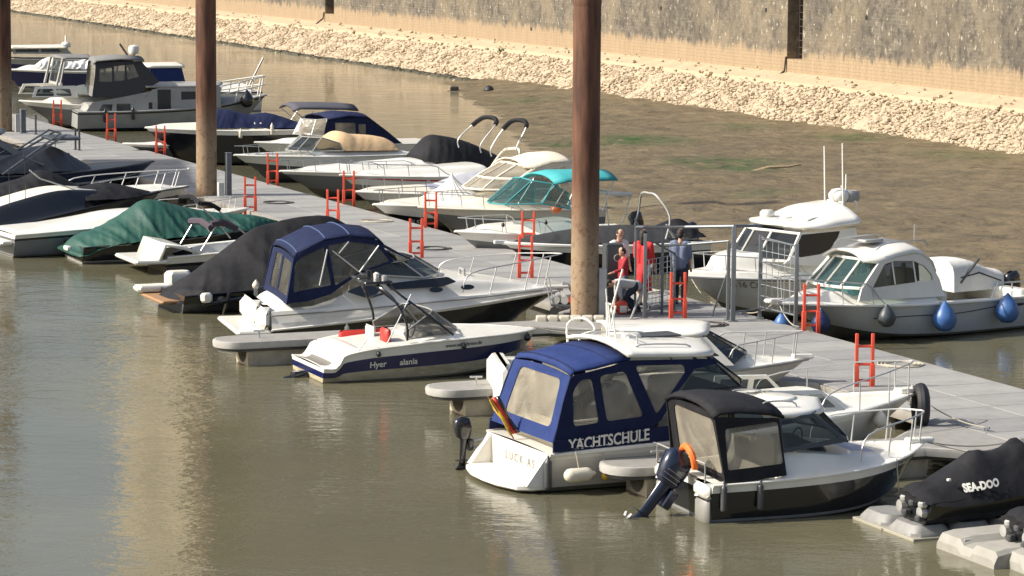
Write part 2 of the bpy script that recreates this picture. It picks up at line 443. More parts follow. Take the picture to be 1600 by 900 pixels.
    def cover(s, ridge, edge, half, m_, wr=.03, p=1.6, res=.07, name='cover', seed=0, nu=36, freq=3.0, hang=0.0):
        """a tarpaulin: ridge and edge heights and half width along x, with folds"""
        x0, x1 = ridge[0][0], ridge[-1][0]; n = max(8, int((x1-x0)/res)); rows = []
        for i in range(n+1):
            x = lerp(x0, x1, i/n); zr = sinterp(ridge, x); ze = sinterp(edge, x); w_ = max(.02, sinterp(half, x)); row = []
            for j in range(nu+1):
                u = -1+2*j/nu; a = abs(u)
                z = ze+(zr-ze)*(1-a**p)
                sd_ = 1 if u > 0 else 2
                n1 = noise.noise(Vector((x*freq*1.1-a*a*1.3, a*.3+sd_*5, seed+3))); n2 = noise.noise(Vector((x*freq*2.2+a*.9, a*.4+sd_*5, seed+9)))
                fold = .9*noise.noise(Vector((x*freq*.7+seed, a*.8+seed*3, sd_*5)))+1.0*max(0, 1-abs(n1)*2.4)**1.6+.28*max(0, 1-abs(n2)*3)-.3
                k = wr*fold*(a*(1.3-a)*2+.1)
                row.append((x+k*.2, u*(w_+k*.9), z+k*.6-(hang if a > .99 else 0)))
            rows.append(row)
        M = MB().grid(rows)
        for r_ in (rows[0], rows[-1]):
            c = (r_[0][0], 0, min(q[2] for q in r_)); M.add(list(r_)+[c], [(k, k+1, len(r_)) for k in range(len(r_)-1)])
        return M.build(name, m_, s.e, smooth=60)
def outboard(e, x, y, z, sc=1.0, tilt=0, m_=None, m2=None, name='outboard_motor', parent=None):
    """cowl, leg, gearcase and propeller; x is the transom, tilt swings the leg up and aft"""
    m_ = m_ or black
    o = bpy.data.objects.new(name, None); C.objects.link(o); o.parent = e; o.location = (x, y, z); o.rotation_euler = (0, tilt, 0)
    s_ = sc
    M = MB(); rows = []
    for h, rx, ry, ox in ((.12, .13, .11, -.2), (.18, .2, .15, -.22), (.4, .25, .17, -.24), (.58, .25, .165, -.26), (.68, .2, .13, -.25), (.72, .08, .05, -.23)):
        rows.append([((ox+rx*math.copysign(abs(math.cos(a))**.75, math.cos(a)))*s_, ry*math.copysign(abs(math.sin(a))**.75, math.sin(a))*s_, h*s_) for a in [q*math.pi/8 for q in range(16)]])
    M.grid(rows, 0, True); M.build('cowl', m_, o, smooth=50)
    M = MB(); rows = []
    for h, rx, ry, ox in ((.14, .12, .07, -.2), (-.1, .1, .05, -.22), (-.45, .09, .035, -.24), (-.62, .12, .03, -.26)):
        rows.append([((ox+rx*math.cos(a))*s_, ry*math.sin(a)*s_, h*s_) for a in [q*math.pi/6 for q in range(12)]])
    M.grid(rows, 0, True)
    M.box(-.42*s_, -.1*s_, -.1*s_, .1*s_, -.47*s_, -.455*s_)
    M.lathe([(0, .16*s_), (.045*s_, .08*s_), (.06*s_, -.05*s_), (.045*s_, -.2*s_), (.0, -.22*s_)], (-.24*s_, 0, -.66*s_), 10, 0, 'x')
    M.box(-.3*s_, -.16*s_, -.012*s_, .012*s_, -.88*s_, -.66*s_)
    M.build('leg', m_, o, smooth=45)
    M = MB()
    for k in range(3):
        a = k*2.094+.5
        M.add([(-.46*s_, math.cos(a+d)*q*s_, -.66*s_+math.sin(a+d)*q*s_) for d, q in ((0, .03), (-.35, .12), (0, .17), (.4, .13))], [(0, 1, 2, 3)])
    M.build('propeller', m2 or steel, o, smooth=0, solid=.01)
    MB().box(-.1*s_, .05*s_, -.11*s_, .11*s_, -.2*s_, .12*s_, 0, .02).build('clamp_bracket', m_, o)
    return o
def fender(p, r, h, m_, label, rope_top=None, group='fenders hanging from the boats', ball=False, along=None, name='fender'):
    """hanging fender: p is its middle; rope_top a world point"""
    e = thing(name, label, 'fender', p, 0, group)
    if ball: prof = [(0, -r), (r*.45, -r*.92), (r*.8, -r*.62), (r, -.1*r), (r*.92, r*.35), (r*.62, r*.85), (r*.28, r*1.25), (r*.12, r*1.45), (.02, r*1.5)]
    else: prof = [(0, -h/2), (r*.5, -h/2+.01), (r*.9, -h/2+r*.5), (r, -h/2+r), (r, h/2-r), (r*.9, h/2-r*.5), (r*.5, h/2-.01), (r*.3, h/2+.05), (.01, h/2+.06)]
    b = MB().lathe(prof, n=16).build('fender_body', m_, e, smooth=50)
    if along is not None: b.rotation_euler = (0, rad(90), 0); e.rotation_euler = (0, 0, along)
    if rope_top is not None:
        d = Vector(rope_top)-Vector(p)
        if along is not None: d.rotate(Matrix.Rotation(-along, 3, 'Z'))
        t = Vector((0, 0, h/2 if not ball else r*1.4))
        MB().tube([t if along is None else (0, 0, r), d], .009, 5).build('rope', rope, e)
    return e
def hang(b, px, py, r, h, m_, label, ball=False, topz=None, v=None):
    """hang a fender on the near side of a boat, where the picture shows it"""
    y0 = b.B/2
    for _ in range(3):
        x, z = b.xz(px, py, b.near*(y0+r)); xx = max(0.05, min(b.L*.98, x)); y0 = b.prof(xx/b.L, max(0, min(1, (z-b.prof(xx/b.L, 0)[2])/(b.zs(xx)-b.prof(xx/b.L, 0)[2]))))[1] if z < b.zs(xx) else b.bs(xx)
        y0 = max(y0, b.bs(xx)-.1)
    wp = b.O+b.ax*x+b.ay*(b.near*(y0+r))+Vector((0, 0, z))
    tp = b.O+b.ax*(x)+b.ay*(b.near*(b.bs(xx)))+Vector((0, 0, (topz or b.zs(xx)+.02)))
    return fender(wp, r, h, m_, label, tp, ball=ball)
# ---------------------------------------------------------------- setting: water, mud, bank, quay wall
def node_water():
    m = bpy.data.materials.new('murky_water'); m.use_nodes = True; n = m.node_tree; b = n.nodes['Principled BSDF']
    b.inputs['Roughness'].default_value = .035; b.inputs['IOR'].default_value = 1.33
    tc = n.nodes.new('ShaderNodeTexCoord'); K = n.links.new
    def noi(sc, det, st, dis=0):
        mp = n.nodes.new('ShaderNodeMapping'); mp.inputs['Scale'].default_value = st; mp.inputs['Rotation'].default_value = (0, 0, .25); K(tc.outputs['Object'], mp.inputs[0])
        t = n.nodes.new('ShaderNodeTexNoise'); t.inputs['Scale'].default_value = sc; t.inputs['Detail'].default_value = det; t.inputs['Distortion'].default_value = dis; K(mp.outputs[0], t.inputs[0]); return t.outputs[0]
    def rng(a, lo, hi, o0, o1):
        r = n.nodes.new('ShaderNodeMapRange'); r.inputs[1].default_value = lo; r.inputs[2].default_value = hi; r.inputs[3].default_value = o0; r.inputs[4].default_value = o1; K(a, r.inputs[0]); return r.outputs[0]
    wind = noi(.11, 4, (.6, 1, 1), .6)
    last = None
    for sc, dist, det, st, lo in ((9, .008, 3, (.8, 1.4, 1), .3), (2.6, .017, 3, (.7, 1.3, 1), .25), (.7, .026, 2, (.8, 1.2, 1), .6)):
        bu = n.nodes.new('ShaderNodeBump'); bu.inputs['Distance'].default_value = dist
        K(noi(sc, det, st, .4), bu.inputs['Height']); K(rng(wind, .38, .62, lo, 1.0), bu.inputs['Strength'])
        if last: K(last.outputs[0], bu.inputs['Normal'])
        last = bu
    K(last.outputs[0], b.inputs['Normal'])
    x = n.nodes.new('ShaderNodeMix'); x.data_type = 'RGBA'; x.inputs[6].default_value = (.128, .118, .072, 1); x.inputs[7].default_value = (.104, .098, .062, 1)
    K(rng(noi(.07, 5, (1, 1, 1), 1), .4, .6, 0, 1), x.inputs[0]); K(x.outputs[2], b.inputs['Base Color'])
    return m
def sheet(name, x0, x1, y0, y1, z, m_, **kw):
    return MB().add([(x0, y0, z), (x1, y0, z), (x1, y1, z), (x0, y1, z)], [(0, 1, 2, 3)]).build(name, m_, None, smooth=0, **kw)
sheet('river_bed', -900, 900, -300, 1500, -2.5, mat('bed_silt', (.1, .085, .05), .9), kind='structure')
sheet('water', -300, 300, -60, 420, 0, node_water(), kind='structure')

# lines of the bank, read along the photograph and set on the ground
def poly(px, z): return [at(a, b, z) for a, b in px]
TOE = poly([(1900, 297), (1750, 276), (1600, 254), (1300, 212), (1000, 171), (750, 129), (525, 93), (300, 61), (130, 36), (20, 18), (-60, 6)], -.05)
# the foot of the bank is one straight line; the wall stands 4.5 m behind it
def fit(P):
    c = sum(P, Vector())/len(P); sxx = sum((p.y-c.y)**2 for p in P); sxy = sum((p.x-c.x)*(p.y-c.y) for p in P); k = sxy/sxx
    return c, Vector((k, 1, 0)).normalized()
WC, WD = fit(TOE[2:-1]); BANK = 4.5
WN = Vector((-WD.y, WD.x, 0))
WC = WC-WN*BANK; WC.z = 0
def zb(y): return lerp(1.93, 1.46, max(-.5, min(1.4, (y-114)/150)))      # height of the wall foot, falling gently away from the camera
def wall_pt(sv, z, out=0): p = WC+WD*sv+WN*out; return Vector((p.x, p.y, z))
def wall_hit(px, py):
    d = ray(px, py); t = (WC-EYE).dot(WN)/d.dot(WN); p = EYE+d*t; return (p-WC).dot(WD), p.z
def wall_s(px, z):
    """station along the wall of the picture column px at height z"""
    py = 100
    for _ in range(12):
        sv, zz = wall_hit(px, py); py += (zz-z)*30
    return wall_hit(px, py)[0]
Q0, Q1 = (TOE[1]-WC).dot(WD)-4, (TOE[-1]-WC).dot(WD)+6
print('Q', Q0, Q1, 'wall', WC, WD)
def wall_material():
    m = bpy.data.materials.new('quay_masonry'); m.use_nodes = True; n = m.node_tree; b = n.nodes['Principled BSDF']; b.inputs['Roughness'].default_value = .9
    N = n.nodes.new; K = n.links.new
    uv = N('ShaderNodeTexCoord'); sep = N('ShaderNodeSeparateXYZ'); K(uv.outputs['UV'], sep.inputs[0])
    br = N('ShaderNodeTexBrick'); br.inputs['Scale'].default_value = 1; br.inputs['Brick Width'].default_value = .42; br.inputs['Row Height'].default_value = .16
    br.inputs['Mortar Size'].default_value = .014; br.inputs['Mortar Smooth'].default_value = .3
    br.inputs['Color1'].default_value = (.115, .100, .078, 1); br.inputs['Color2'].default_value = (.155, .133, .10, 1); br.inputs['Mortar'].default_value = (.22, .19, .145, 1)
    K(uv.outputs['UV'], br.inputs[0])
    def noi(sc, st, det=5, lo=.4, hi=.6):
        mp = N('ShaderNodeMapping'); mp.inputs['Scale'].default_value = st; K(uv.outputs['UV'], mp.inputs[0])
        t = N('ShaderNodeTexNoise'); t.inputs['Scale'].default_value = sc; t.inputs['Detail'].default_value = det; t.inputs['Roughness'].default_value = .7; K(mp.outputs[0], t.inputs[0])
        r = N('ShaderNodeMapRange'); r.inputs[1].default_value = lo; r.inputs[2].default_value = hi; K(t.outputs[0], r.inputs[0]); return r.outputs[0]
    def mix(fac, a, c):
        x = N('ShaderNodeMix'); x.data_type = 'RGBA'
        if isinstance(fac, float): x.inputs[0].default_value = fac
        else: K(fac, x.inputs[0])
        for i, q in ((6, a), (7, c)):
            if isinstance(q, tuple): x.inputs[i].default_value = (*q, 1)
            else: K(q, x.inputs[i])
        return x.outputs[2]
    def mul(a, b_):
        x = N('ShaderNodeMath'); x.operation = 'MULTIPLY'
        for i, q in ((0, a), (1, b_)):
            if isinstance(q, (int, float)): x.inputs[i].default_value = q
            else: K(q, x.inputs[i])
        return x.outputs[0]
    c = mix(mul(noi(1.0, (1, .22, 1), lo=.45, hi=.62), .75), br.outputs[0], (.085, .072, .055))       # long dark streaks
    c = mix(mul(noi(3.0, (1, .7, 1), 8, .48, .58), .85), c, (.06, .052, .042))
    c = mix(mul(noi(.35, (1, .6, 1), 3, .45, .65), .55), c, (.27, .215, .135))
    c = mix(mul(noi(4.5, (1, .55, 1), 9, .59, .64), .85), c, (.48, .44, .35))                        # lime blooms
    # silt band at the foot, ragged upper edge
    ed = N('ShaderNodeMath'); ed.operation = 'ADD'; K(sep.outputs[1], ed.inputs[0])
    rg = N('ShaderNodeMath'); rg.operation = 'MULTIPLY'; rg.inputs[1].default_value = -.7; K(noi(2.2, (1, .2, 1), 6, .3, .7), rg.inputs[0]); K(rg.outputs[0], ed.inputs[1])
    tn = N('ShaderNodeMapRange'); tn.inputs[1].default_value = .75; tn.inputs[2].default_value = .45; K(ed.outputs[0], tn.inputs[0])
    tan = mix(mul(noi(3.0, (1, .15, 1), 4), .55), (.345, .255, .155), (.26, .19, .115))
    c = mix(mul(tn.outputs[0], .93), c, tan)
    K(c, b.inputs['Base Color'])
    bu = N('ShaderNodeBump'); bu.inputs['Strength'].default_value = .8; bu.inputs['Distance'].default_value = .02
    inv = N('ShaderNodeMath'); inv.operation = 'MULTIPLY'; inv.inputs[1].default_value = -1; K(br.outputs[1], inv.inputs[0]); K(inv.outputs[0], bu.inputs['Height']); K(bu.outputs[0], b.inputs['Normal'])
    return m
WM = wall_material()
WALLTOP = 9.0
def wall_piece(name, s0, s1, z0, z1, out, thick, m_, parent, uvs=True):
    a, b_, c, d = wall_pt(s0, z0, out), wall_pt(s1, z0, out), wall_pt(s1, z1, out), wall_pt(s0, z1, out)
    back = [p-WN*thick for p in (a, b_, c, d)]
    M = MB().add([a, b_, c, d]+back, [(0, 1, 2, 3), (1, 5, 6, 2), (4, 0, 3, 7), (3, 2, 6, 7), (0, 4, 5, 1), (5, 4, 7, 6)])
    o = M.build(name, m_, parent, smooth=0)
    uvl = o.data.uv_layers.new(name='UVMap')
    for p in o.data.polygons:
        for li, vi in zip(p.loop_indices, p.vertices):
            q = Vector(o.data.vertices[vi].co); sv = (q-WC).dot(WD)+(q-WC).dot(WN); uvl.data[li].uv = (sv, q.z-zb(q.y))
    return o
quay = thing('quay_wall', 'tall weathered brown masonry quay wall with tan silt band along its foot', 'wall')
sA, sB = wall_s(1230, 3.2), wall_s(1254, 3.2); sC, sD = wall_s(508, 4.2), wall_s(522, 4.2)
lo_, hi_ = min(sA, sB), max(sA, sB); lo2, hi2 = min(sC, sD), max(sC, sD)
NOTCH0, NOTCH1 = wall_hit(1242, 93)[1], wall_hit(515, 22)[1]
wall_piece('masonry', Q0-60, lo_, 0, WALLTOP, 0, 1.6, WM, quay)
wall_piece('masonry', hi_, lo2, 0, WALLTOP, 0, 1.6, WM, quay)
wall_piece('masonry', hi2, Q1+90, 0, WALLTOP, 0, 1.6, WM, quay)
wall_piece('masonry', lo_, hi_, 0, NOTCH0, 0, 1.6, WM, quay)
wall_piece('masonry', lo2, hi2, 0, NOTCH1, 0, 1.6, WM, quay)
for a, b_, z in ((lo_, hi_, NOTCH0), (lo2, hi2, NOTCH1)):
    r_ = wall_piece('ladder_recess', a, b_, z, WALLTOP, -1.1, .3, mat('recess_shade', (.012, .011, .010), .9), quay)  # shade inside the recess is put into the near-black colour
    M = MB(); k = z+.2
    while k < WALLTOP:
        M.tube([wall_pt(a+.15, k, -.55), wall_pt(b_-.15, k, -.55)], .022, 5); k += .32
    for q in (a+.15, b_-.15): M.tube([wall_pt(q, z+.05, -.55), wall_pt(q, WALLTOP, -.55)], .03, 5)
    M.build('iron_ladder', mat('rusty_iron', (.05, .035, .028), .8), quay)
# stain streak pipes below the recesses, and a third further along
dkiron = mat('dark_drain', (.04, .03, .022), .8)
for px, z0, z1 in ((1229, 1.35, NOTCH0+.1), (507, 1.3, NOTCH1+.1), (160, 1.3, 5)):
    sv = wall_s(px, 2.5)
    MB().tube([wall_pt(sv, z0, .9), wall_pt(sv, 1.9, .1), wall_pt(sv, z1, .03)], .05, 6).build('drain_pipe', dkiron, quay)
for px, z in ((1197, 4.6), (1354, 4.6), (1033, 4.3), (830, 2.6)):
    sv = wall_s(px, z); wall_piece('weep_hole', sv-.09, sv+.09, z-.09, z+.09, .012, .05, mat('recess_shade', (.012, .011, .010), .9), quay)  # flat plates, the dark of the holes put into their colour
G = MB(); a, b_ = wall_pt(Q0-60, WALLTOP-.15, -.1), wall_pt(Q1+90, WALLTOP-.15, -.1)
G.add([a, b_, b_-WN*300, a-WN*300], [(0, 1, 2, 3)]); G.build('quay_ground', mat('quay_paving', (.3, .27, .22), .9, col2=(.22, .2, .16), scale=.5), None, smooth=0, kind='structure')

# embankment: paved ledge at the wall foot, rubble slope down to the water
siltpale = mat('silt_covered_ledge', (.45, .352, .23), .95, col2=(.37, .285, .18), scale=1.1, amt=.8, bump=.03, bscale=3)
siltrock = mat('silty_rubble', (.45, .365, .255), .95, col2=(.37, .295, .20), scale=1.6, amt=.8, bump=.03, bscale=7, detail=8)
wetrock = mat('wet_rubble', (.05, .042, .022), .7, col2=(.03, .035, .012), scale=2)
NS = 150
qs = [(Q0-8+i*.9) for i in range(int((Q1-Q0+16)/.9))]
rows = []; rows2 = []
for q in qs:
    t = wall_pt(q, -.05, BANK); yy = t.y; wpt = wall_pt(q, zb(yy), -.02)
    r_ = wall_pt(q, zb(yy)*.76, 1.3); row = []
    t = t+WN*(.35*noise.noise(Vector((q*.5, 0, 0))))
    for k in range(9):
        p = t.lerp(r_, k/8); d = noise.noise(Vector((q*.9, k*.7, 1)))*.12*(1 if 0 < k < 8 else .3)
        row.append((p.x, p.y, lerp(-.35, r_.z, k/8)+d if k else -.9))
    rows.append(row)
    rows2.append([tuple(r_), tuple(r_.lerp(wpt, .06)+Vector((0, 0, .12+.03*noise.noise(Vector((q, 3, 3)))))), tuple(r_.lerp(wpt, .5)+Vector((0, 0, .08))), tuple(wpt)])
emb = MB().grid(rows).build('embankment', siltrock, None, smooth=0, kind='structure')
MB().grid(rows2).build('ledge', siltpale, emb, smooth=30)
# rubble: some hundred protos shared, the nearest 300 singly, the rest joined
protos = []
for k in range(10):
    rr = random.Random(k); n_ = 6
    vs = []; fs = []
    base = [(1, 0, 0), (-1, 0, 0), (0, 1, 0), (0, -1, 0), (0, 0, 1), (0, 0, -1)]
    tri = [(0, 2, 4), (2, 1, 4), (1, 3, 4), (3, 0, 4), (2, 0, 5), (1, 2, 5), (3, 1, 5), (0, 3, 5)]
    vs = [Vector(b) for b in base]; cache = {}
    def midp(a, b):
        kk = (min(a, b), max(a, b))
        if kk not in cache: vs.append((vs[a]+vs[b]).normalized()); cache[kk] = len(vs)-1
        return cache[kk]
    for a, b, c in tri:
        x, y, z = midp(a, b), midp(b, c), midp(c, a); fs += [(a, x, z), (x, b, y), (z, y, c), (x, y, z)]
    vs = [v*rr.uniform(.72, 1.2) for v in vs]
    vs = [Vector((v.x*1.25, v.y*.9, v.z*.75)) for v in vs]
    protos.append((vs, fs))
spots = []
for q_ in range(24000):
    q = lerp(Q0, Q1, R.random()**1.7)
    v = R.random() if R.random() < .985 else 1+.36*R.random()**2; t = wall_pt(q, 0, BANK); r_ = wall_pt(q, zb(t.y)*.76, 1.3)
    p = t.lerp(Vector((r_.x, r_.y, 0)), v*1.0-.03); z = (lerp(-.35, r_.z+.02, v) if v < 1 else lerp(r_.z, zb(t.y), (v-1)/.36)+.12)+R.uniform(-.09, -.01)+.05*noise.noise(Vector((q*.6, v*4, 7)))
    if R.random() < .04: p += WN*R.uniform(.2, 1.2); z = -.05
    spots.append((Vector((p.x, p.y, z)), R.choice([.045, .055, .065, .08, .09, .105, .135]), R.uniform(0, 6.3), R.randrange(10)))
spots.sort(key=lambda s_: -s_[1]/(s_[0]-EYE).length)
pm = []
for vs, fs in protos:
    me = bpy.data.meshes.new('stone'); me.from_pydata([tuple(v) for v in vs], [], fs); me.materials.append(siltrock); me.update(); pm.append(me)
for p, sz, a, k in spots[:300]:
    o = bpy.data.objects.new('stone', pm[k]); C.objects.link(o); o.location = p; o.scale = (sz, sz, sz); o.rotation_euler = (a*.3, a*.5, a); o.parent = emb
M = MB()
for p, sz, a, k in spots[300:]:
    vs, fs = protos[k]; ca, sa = math.cos(a), math.sin(a)
    M.add([(p.x+sz*(v.x*ca-v.y*sa), p.y+sz*(v.x*sa+v.y*ca), p.z+sz*v.z) for v in vs], fs)
M.build('rubble', siltrock, emb, smooth=0, kind='stuff')
M = MB()
for q_ in range(2200):
    q = lerp(Q0, Q1, R.random()**1.6); t = wall_pt(q, 0, BANK)+WN*(R.uniform(-.05, .32)+.3*noise.noise(Vector((q*.5, 0, 0))))
    vs, fs = protos[q_ % 10]; sz = R.uniform(.06, .17)
    M.add([(t.x+sz*v.x*1.4, t.y+sz*v.y*1.4, -.0+sz*v.z) for v in vs], fs)
M.build('wet_stones', wetrock, emb, smooth=0, kind='stuff')

# mud bank exposed by low water: a height field that sinks below the water where the basin is
mudm = mat('river_mud', (.185, .138, .074), .42, col2=(.09, .072, .04), scale=.8, amt=.9, bump=.30, bscale=1.6, stretch=(.7, 1, 1), detail=12)
n_ = mudm.node_tree
tcn = n_.nodes.new('ShaderNodeTexCoord'); at_ = n_.nodes.new('ShaderNodeVertexColor'); at_.layer_name = 'algae'
bs_ = n_.nodes['Principled BSDF']; old = bs_.inputs['Base Color'].links[0].from_socket
nz = n_.nodes.new('ShaderNodeTexNoise'); nz.inputs['Scale'].default_value = 2.2; nz.inputs['Detail'].default_value = 8; n_.links.new(tcn.outputs['Object'], nz.inputs[0])
mr = n_.nodes.new('ShaderNodeMapRange'); mr.inputs[1].default_value = .36; mr.inputs[2].default_value = .5; n_.links.new(nz.outputs[0], mr.inputs[0])
ml = n_.nodes.new('ShaderNodeMath'); ml.operation = 'MULTIPLY'; n_.links.new(mr.outputs[0], ml.inputs[0]); n_.links.new(at_.outputs[0], ml.inputs[1])
mx = n_.nodes.new('ShaderNodeMix'); mx.data_type = 'RGBA'; mx.inputs[7].default_value = (.035, .075, .012, 1)
n_.links.new(old, mx.inputs[6]); n_.links.new(ml.outputs[0], mx.inputs[0]); n_.links.new(mx.outputs[2], bs_.inputs['Base Color'])
# shoreline of the mud facing the basin
SHORE = [Vector((p.x, p.y)) for p in poly([(690, 126), (722, 150), (762, 172), (800, 205), (850, 255), (905, 300), (1000, 360), (1060, 400), (1350, 415), (1560, 470), (1700, 495), (2300, 560)], 0)]
POLY = SHORE+[Vector((p.x, p.y)) for p in (TOE[0]+Vector((40, -10, 0)), TOE[0]+Vector((6, 6, 0)))]+[Vector((p.x, p.y)) for p in [q+Vector((2, 2, 0)) for q in TOE[1:6]]]
def inside(p):
    c = False; n = len(POLY)
    for i in range(n):
        a, b = POLY[i], POLY[i-1]
        if (a.y > p.y) != (b.y > p.y) and p.x < (b.x-a.x)*(p.y-a.y)/(b.y-a.y)+a.x: c = not c
    return c
def sdist(p):
    d = 1e9
    for a, b in zip(SHORE, SHORE[1:]):
        ab = b-a; t = max(0, min(1, (p-a).dot(ab)/ab.length_squared)); d = min(d, (p-(a+ab*t)).length)
    return d if inside(p) else -d
chan = [Vector((p.x, p.y)) for p in poly([(1010, 320), (1060, 290), (1120, 300), (1200, 345), (1280, 400)], 0)]
rows = []; alg = []
gx0, gx1 = min(p.x for p in POLY)-2, max(p.x for p in POLY)+2
gy0, gy1 = min(p.y for p in POLY)-2, max(p.y for p in POLY)+2
st = .42
patches = [(at(990, 226), 3.0, 1), (at(1130, 262), 2.6, .9), (at(1150, 272), 2.0, .8), (at(1190, 310), 1.5, .5), (at(900, 228), 2, .8), (at(820, 160), 2.5, .4), (at(1330, 222), 2, .7), (at(1150, 205), 2, .6), (at(1500, 250), 2.5, .6)]
nx, ny = int((gx1-gx0)/st), int((gy1-gy0)/st)
for j in range(ny+1):
    row = []
    for i in range(nx+1):
        x, y = gx0+i*st, gy0+j*st; p = Vector((x, y)); d = sdist(p)
        h = max(-.5, min(.22, d*.055))+.035*noise.noise(Vector((x*.35, y*.35, 0)))+.03*noise.noise(Vector((x*1.1, y*1.1, 4)))+.02*abs(noise.noise(Vector((x*2.3, y*2.3, 4))))
        dc = min(((p-(a+(b-a)*max(0, min(1, (p-a).dot(b-a)/(b-a).length_squared)))).length for a, b in zip(chan, chan[1:])))
        h -= .13*sm(1-dc/1.5)*(1 if d > 0 else 0)
        if d > -1: h += (.09*(.5-abs(noise.noise(Vector((x*.45+noise.noise(Vector((x*.2, y*.2, 9)))*1.5, y*.8, 2))))*2)-.03+.05*noise.noise(Vector((x*2.1, y*3.1, 5))))*sm(d/3+.3)
        row.append((x, y, h))
        alg.append(max([k*sm(1-math.hypot((x-c.x)*.8, (y-c.y)*.7)/r_) for c, r_, k in patches]+[.0]))
    rows.append(row)
mud = MB().grid(rows).build('mud_bank', mudm, None, smooth=180, kind='structure')
vc = mud.data.color_attributes.new('algae', 'FLOAT_COLOR', 'POINT')
vc.data.foreach_set('color', [c for a in alg for c in (a, a, a, 1)])
# shrubs on the rubble, one piece of driftwood on the mud, floats near the toe
leafm = mat('leaves', (.045, .075, .018), .7, col2=(.08, .12, .03), scale=8)
def shrub(px, py, h, label):
    p = at(px, py, 0); z = 1.0
    p = at(px, py, z); e = thing('shrub', label, 'shrub', p, 0, 'small shrubs on the rubble bank')
    rr = random.Random(int(px)); M = MB()
    for k in range(6):
        a = rr.uniform(0, 6.28); M.tube([(0, 0, -.1), (math.cos(a)*h*.2, math.sin(a)*h*.2, h*.5), (math.cos(a)*h*.4, math.sin(a)*h*.4, h*rr.uniform(.7, 1))], [.02, .014, .006], 4)
    M.build('stem', wood, e)
    M = MB()
    for k in range(420):
        c = Vector((rr.gauss(0, .3*h), rr.gauss(0, .3*h), abs(rr.gauss(.5*h, .25*h)))); s_ = rr.uniform(.03, .07)
        a = Vector((rr.uniform(-1, 1), rr.uniform(-1, 1), rr.uniform(-1, 1))).normalized()*s_; b = a.orthogonal().normalized()*s_*.6
        M.add([c-a, c+b, c+a, c-b], [(0, 1, 2, 3)])
    M.build('foliage', leafm, e, smooth=0)
shrub(785, 90, .55, 'small green bush on the rubble slope left of the middle pile')
shrub(998, 112, .8, 'green bush on the rubble slope just right of the middle pile')
shrub(825, 95, .25, 'tiny weed tuft on rubble slope beside a bigger bush')
dp = at(1170, 270, .1)
MB().tube([dp, dp+Vector((.7, .5, .12)), dp+Vector((1.5, 1.3, .1)), dp+Vector((2.0, 1.9, .16))], [.06, .09, .07, .03], 6).build('driftwood', mat('bleached_wood', (.4, .3, .18), .9), None, label='bleached driftwood branch lying on the mud beside green algae', cat='driftwood')
for px, py, lb in ((710, 142, 'dark square float in the water near the rubble toe'), (764, 143, 'small dark round float near the rubble toe, right of a square one')):
    c = at(px, py, 0); e = MB()
    if px == 710: e.box(c.x-.22, c.x+.22, c.y-.2, c.y+.2, -.1, .22, 0, .05)
    else: e.lathe([(0, -.1), (.2, -.05), (.26, .08), (.2, .22), (.08, .3), (0, .31)], (c.x, c.y, 0), 10)
    e.build('mooring_float', rubber, None, label=lb, cat='float')

# ---------------------------------------------------------------- pontoon walkway
far = at(848, 404, DZ); far0 = far-DD*0; WID = 2.75
n0 = (at(650, 406, DZ)-far).dot(-PP); n1 = (at(1479, 660, DZ)-far).dot(-PP)
WID = (n0+n1)/2
print('pontoon width', n0, n1)
def dk(a, c, z=DZ):
    """a metres along the pontoon (away), c metres in from its far edge toward the near edge"""
    p = far+DD*a-PP*c; return Vector((p.x, p.y, z))
boardm = [mat('pontoon_board_%s' % k, c1, .85, col2=c2, scale=2.2, amt=.6, bump=.004, bscale=40, stretch=(1, 1, 1)) for k, c1, c2 in (('a', (.275, .27, .258), (.19, .185, .17)), ('b', (.30, .295, .28), (.21, .205, .19)), ('c', (.25, .247, .24), (.18, .176, .165)))]
RZ = math.atan2(DD.y, DD.x)
pon = thing('pontoon', 'long grey floating walkway with boats moored along both sides', 'pontoon', dk(0, 0, 0), RZ)
# local axes: x along (away), y = across: DD rotated +90 = (-DD.y, DD.x) -> points to the near side when PP is to the right
LA0, LA1 = -38.4, 105.0
BL = 1.2
bms = []
for k in range(3):
    mm = MB().box(.009, BL-.009, .0, WID/2-.012, DZ-.06, DZ, 0, .01)
    o = mm.build('deck_board', boardm[k], pon, smooth=0); bms.append(o.data); bpy.data.objects.remove(o)
i = 0; a = LA0
while a < LA1:
    for h in range(2):
        o = bpy.data.objects.new('deck_board', bms[R.randrange(3)]); C.objects.link(o); o.parent = pon
        o.location = (a, h*WID/2+.003, R.uniform(-.003, .003))
    a += BL
fas = mat('fascia_plank', (.27, .25, .22), .8, col2=(.18, .165, .14), scale=3)
for y0 in (-.08, WID+.0):
    MB().box(LA0, LA1, y0, y0+.08, DZ-.2, DZ-.012, 0, .01).build('side_beam', fas, pon)
dkfl = mat('float_dark', (.05, .048, .042), .8, col2=(.12, .11, .085), scale=3)
a = LA0+.4
while a < LA1:
    MB().box(a, a+2.0, .15, WID-.15, -.35, DZ-.21, 0, .05).build('float_tank', dkfl, pon); a += 3.0
